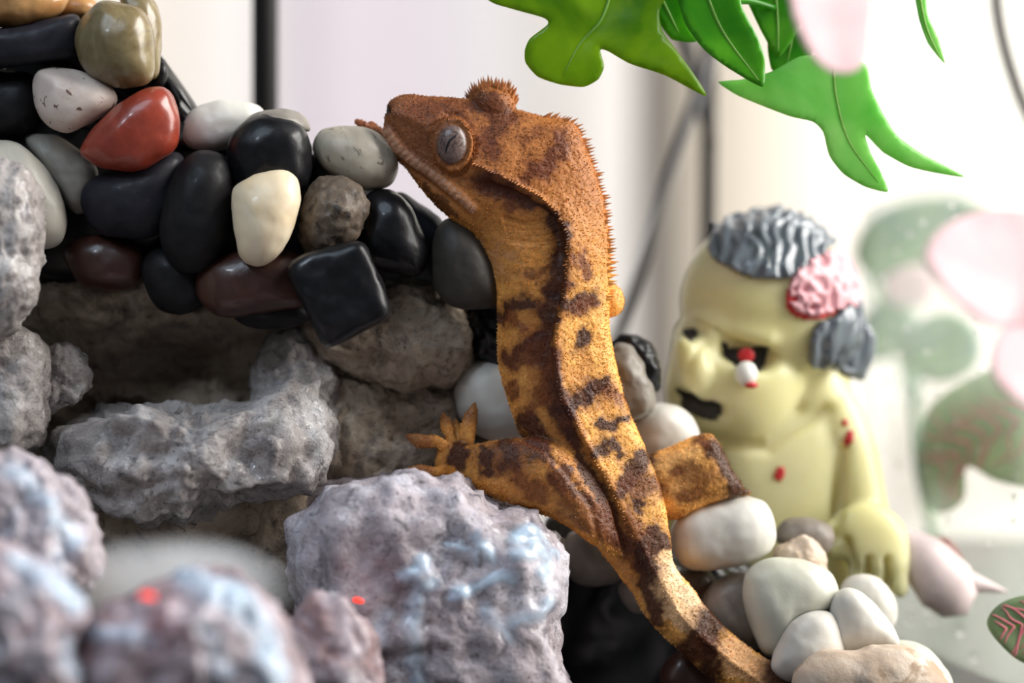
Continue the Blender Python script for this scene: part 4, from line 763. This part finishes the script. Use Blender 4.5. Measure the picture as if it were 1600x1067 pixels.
for s in (0, 1):
    for (u, z) in ((0, 0.0005), (Lg, 0.0005), (Lg, 0.20), (0, 0.20)): q.append(np.array([*(ga + e * u)[:2], z]) + nrm * 0.003 * s)
glass = mk('glass_panel', q, [(0, 1, 2, 3), (7, 6, 5, 4), (0, 4, 5, 1), (1, 5, 6, 2), (2, 6, 7, 3), (3, 7, 4, 0)], M['glass'], label='misted glass side of the terrarium beside the toy figure', cat='glass', smooth=False)
t = NT('water_drop'); M['drop'] = t.set(Base_Color=(1, 1, 1, 1), Roughness=.02, Transmission_Weight=1.0, IOR=1.33)
dv = []
for k in range(260):
    u = RNG.uniform(.0, Lg); z = RNG.uniform(.002, .09); r = RNG.uniform(.00015, .00045) * (1.8 if z < .02 else 1)
    c = np.array([*(ga + e * u)[:2], z]) - nrm * 0.0001 * 0
    s_, f_ = ico(2); side = -1 if (CAM - c) @ nrm < 0 else 1
    dv.append((c + nrm * (.003 if side > 0 else 0) + s_ * r * np.array([1, 1, 1.3]), f_))
v, f = join(dv); mk('water_drops', v, f, M['drop'], glass, kind='stuff', label='tiny water drops on the glass')

# ------------------------------------------------------------------ mist and the red fountain lamps
t = NT('mist'); t.n.remove(t.b); vs = t.new('ShaderNodeVolumeScatter', Anisotropy=.2); vs.inputs['Color'].default_value = (.92, .96, 1, 1)
mr = t.new('ShaderNodeMapRange'); t.l(t.noise(45, 3, .5, 1.2), mr.inputs[0]); mr.inputs[1].default_value = .3; mr.inputs[2].default_value = .65; mr.inputs[3].default_value = 70; mr.inputs[4].default_value = 330
vm = t.new('ShaderNodeVectorMath', operation='MULTIPLY'); t.l(t.co(), vm.inputs[0]); vm.inputs[1].default_value = (46, 60, 112)
vl = t.new('ShaderNodeVectorMath', operation='LENGTH'); t.l(vm.outputs[0], vl.inputs[0])
fo = t.new('ShaderNodeMapRange'); t.l(vl.outputs['Value'], fo.inputs[0]); fo.interpolation_type = 'SMOOTHSTEP'; fo.inputs[1].default_value = .95; fo.inputs[2].default_value = .1; fo.inputs[3].default_value = 0; fo.inputs[4].default_value = 1
mm = t.new('ShaderNodeMath', operation='MULTIPLY'); t.l(mr.outputs[0], mm.inputs[0]); t.l(fo.outputs[0], mm.inputs[1]); t.l(mm.outputs[0], vs.inputs['Density']); t.l(vs.outputs[0], t.out.inputs['Volume'])
p, f = blob_px([(40, 890), (130, 838), (260, 818), (390, 846), (480, 910), (500, 960), (420, 1000), (110, 1000)], -270, 170, 2.4, 4)
mk('mist', W(p), f, t.m, label='thin white mist drifting over the fountain pool', cat='mist', kind='stuff')
t = NT('red_lamp'); t.set(Base_Color=(1, .05, .03, 1), Emission_Color=(1, .06, .04, 1), Emission_Strength=1.2); M['led'] = t.m
for (a, b, d, rx, ry, pw, lb) in ((231, 931, -752, 14, 5, .0005, 'small glowing red lamp on the rounded rock in the mist'), (560, 938, -215, 10, 5, .0002, 'small glowing red lamp at the big wet block')):
    p, f = blob_px(ell(a, b, rx, ry, 5, jit=.15), d, 5, 2, 3); mk('fountain_lamp', W(p), f, M['led'], label=lb, cat='lamp', group='red fountain lamps')
    l = bpy.data.lights.new('fountain_lamp_light', 'POINT'); l.energy = pw; l.color = (1, .12, .08); l.shadow_soft_size = .003; lo = bpy.data.objects.new('fountain_lamp_light', l); COL.objects.link(lo); lo.location = W([[a, b, d - 60]])[0]
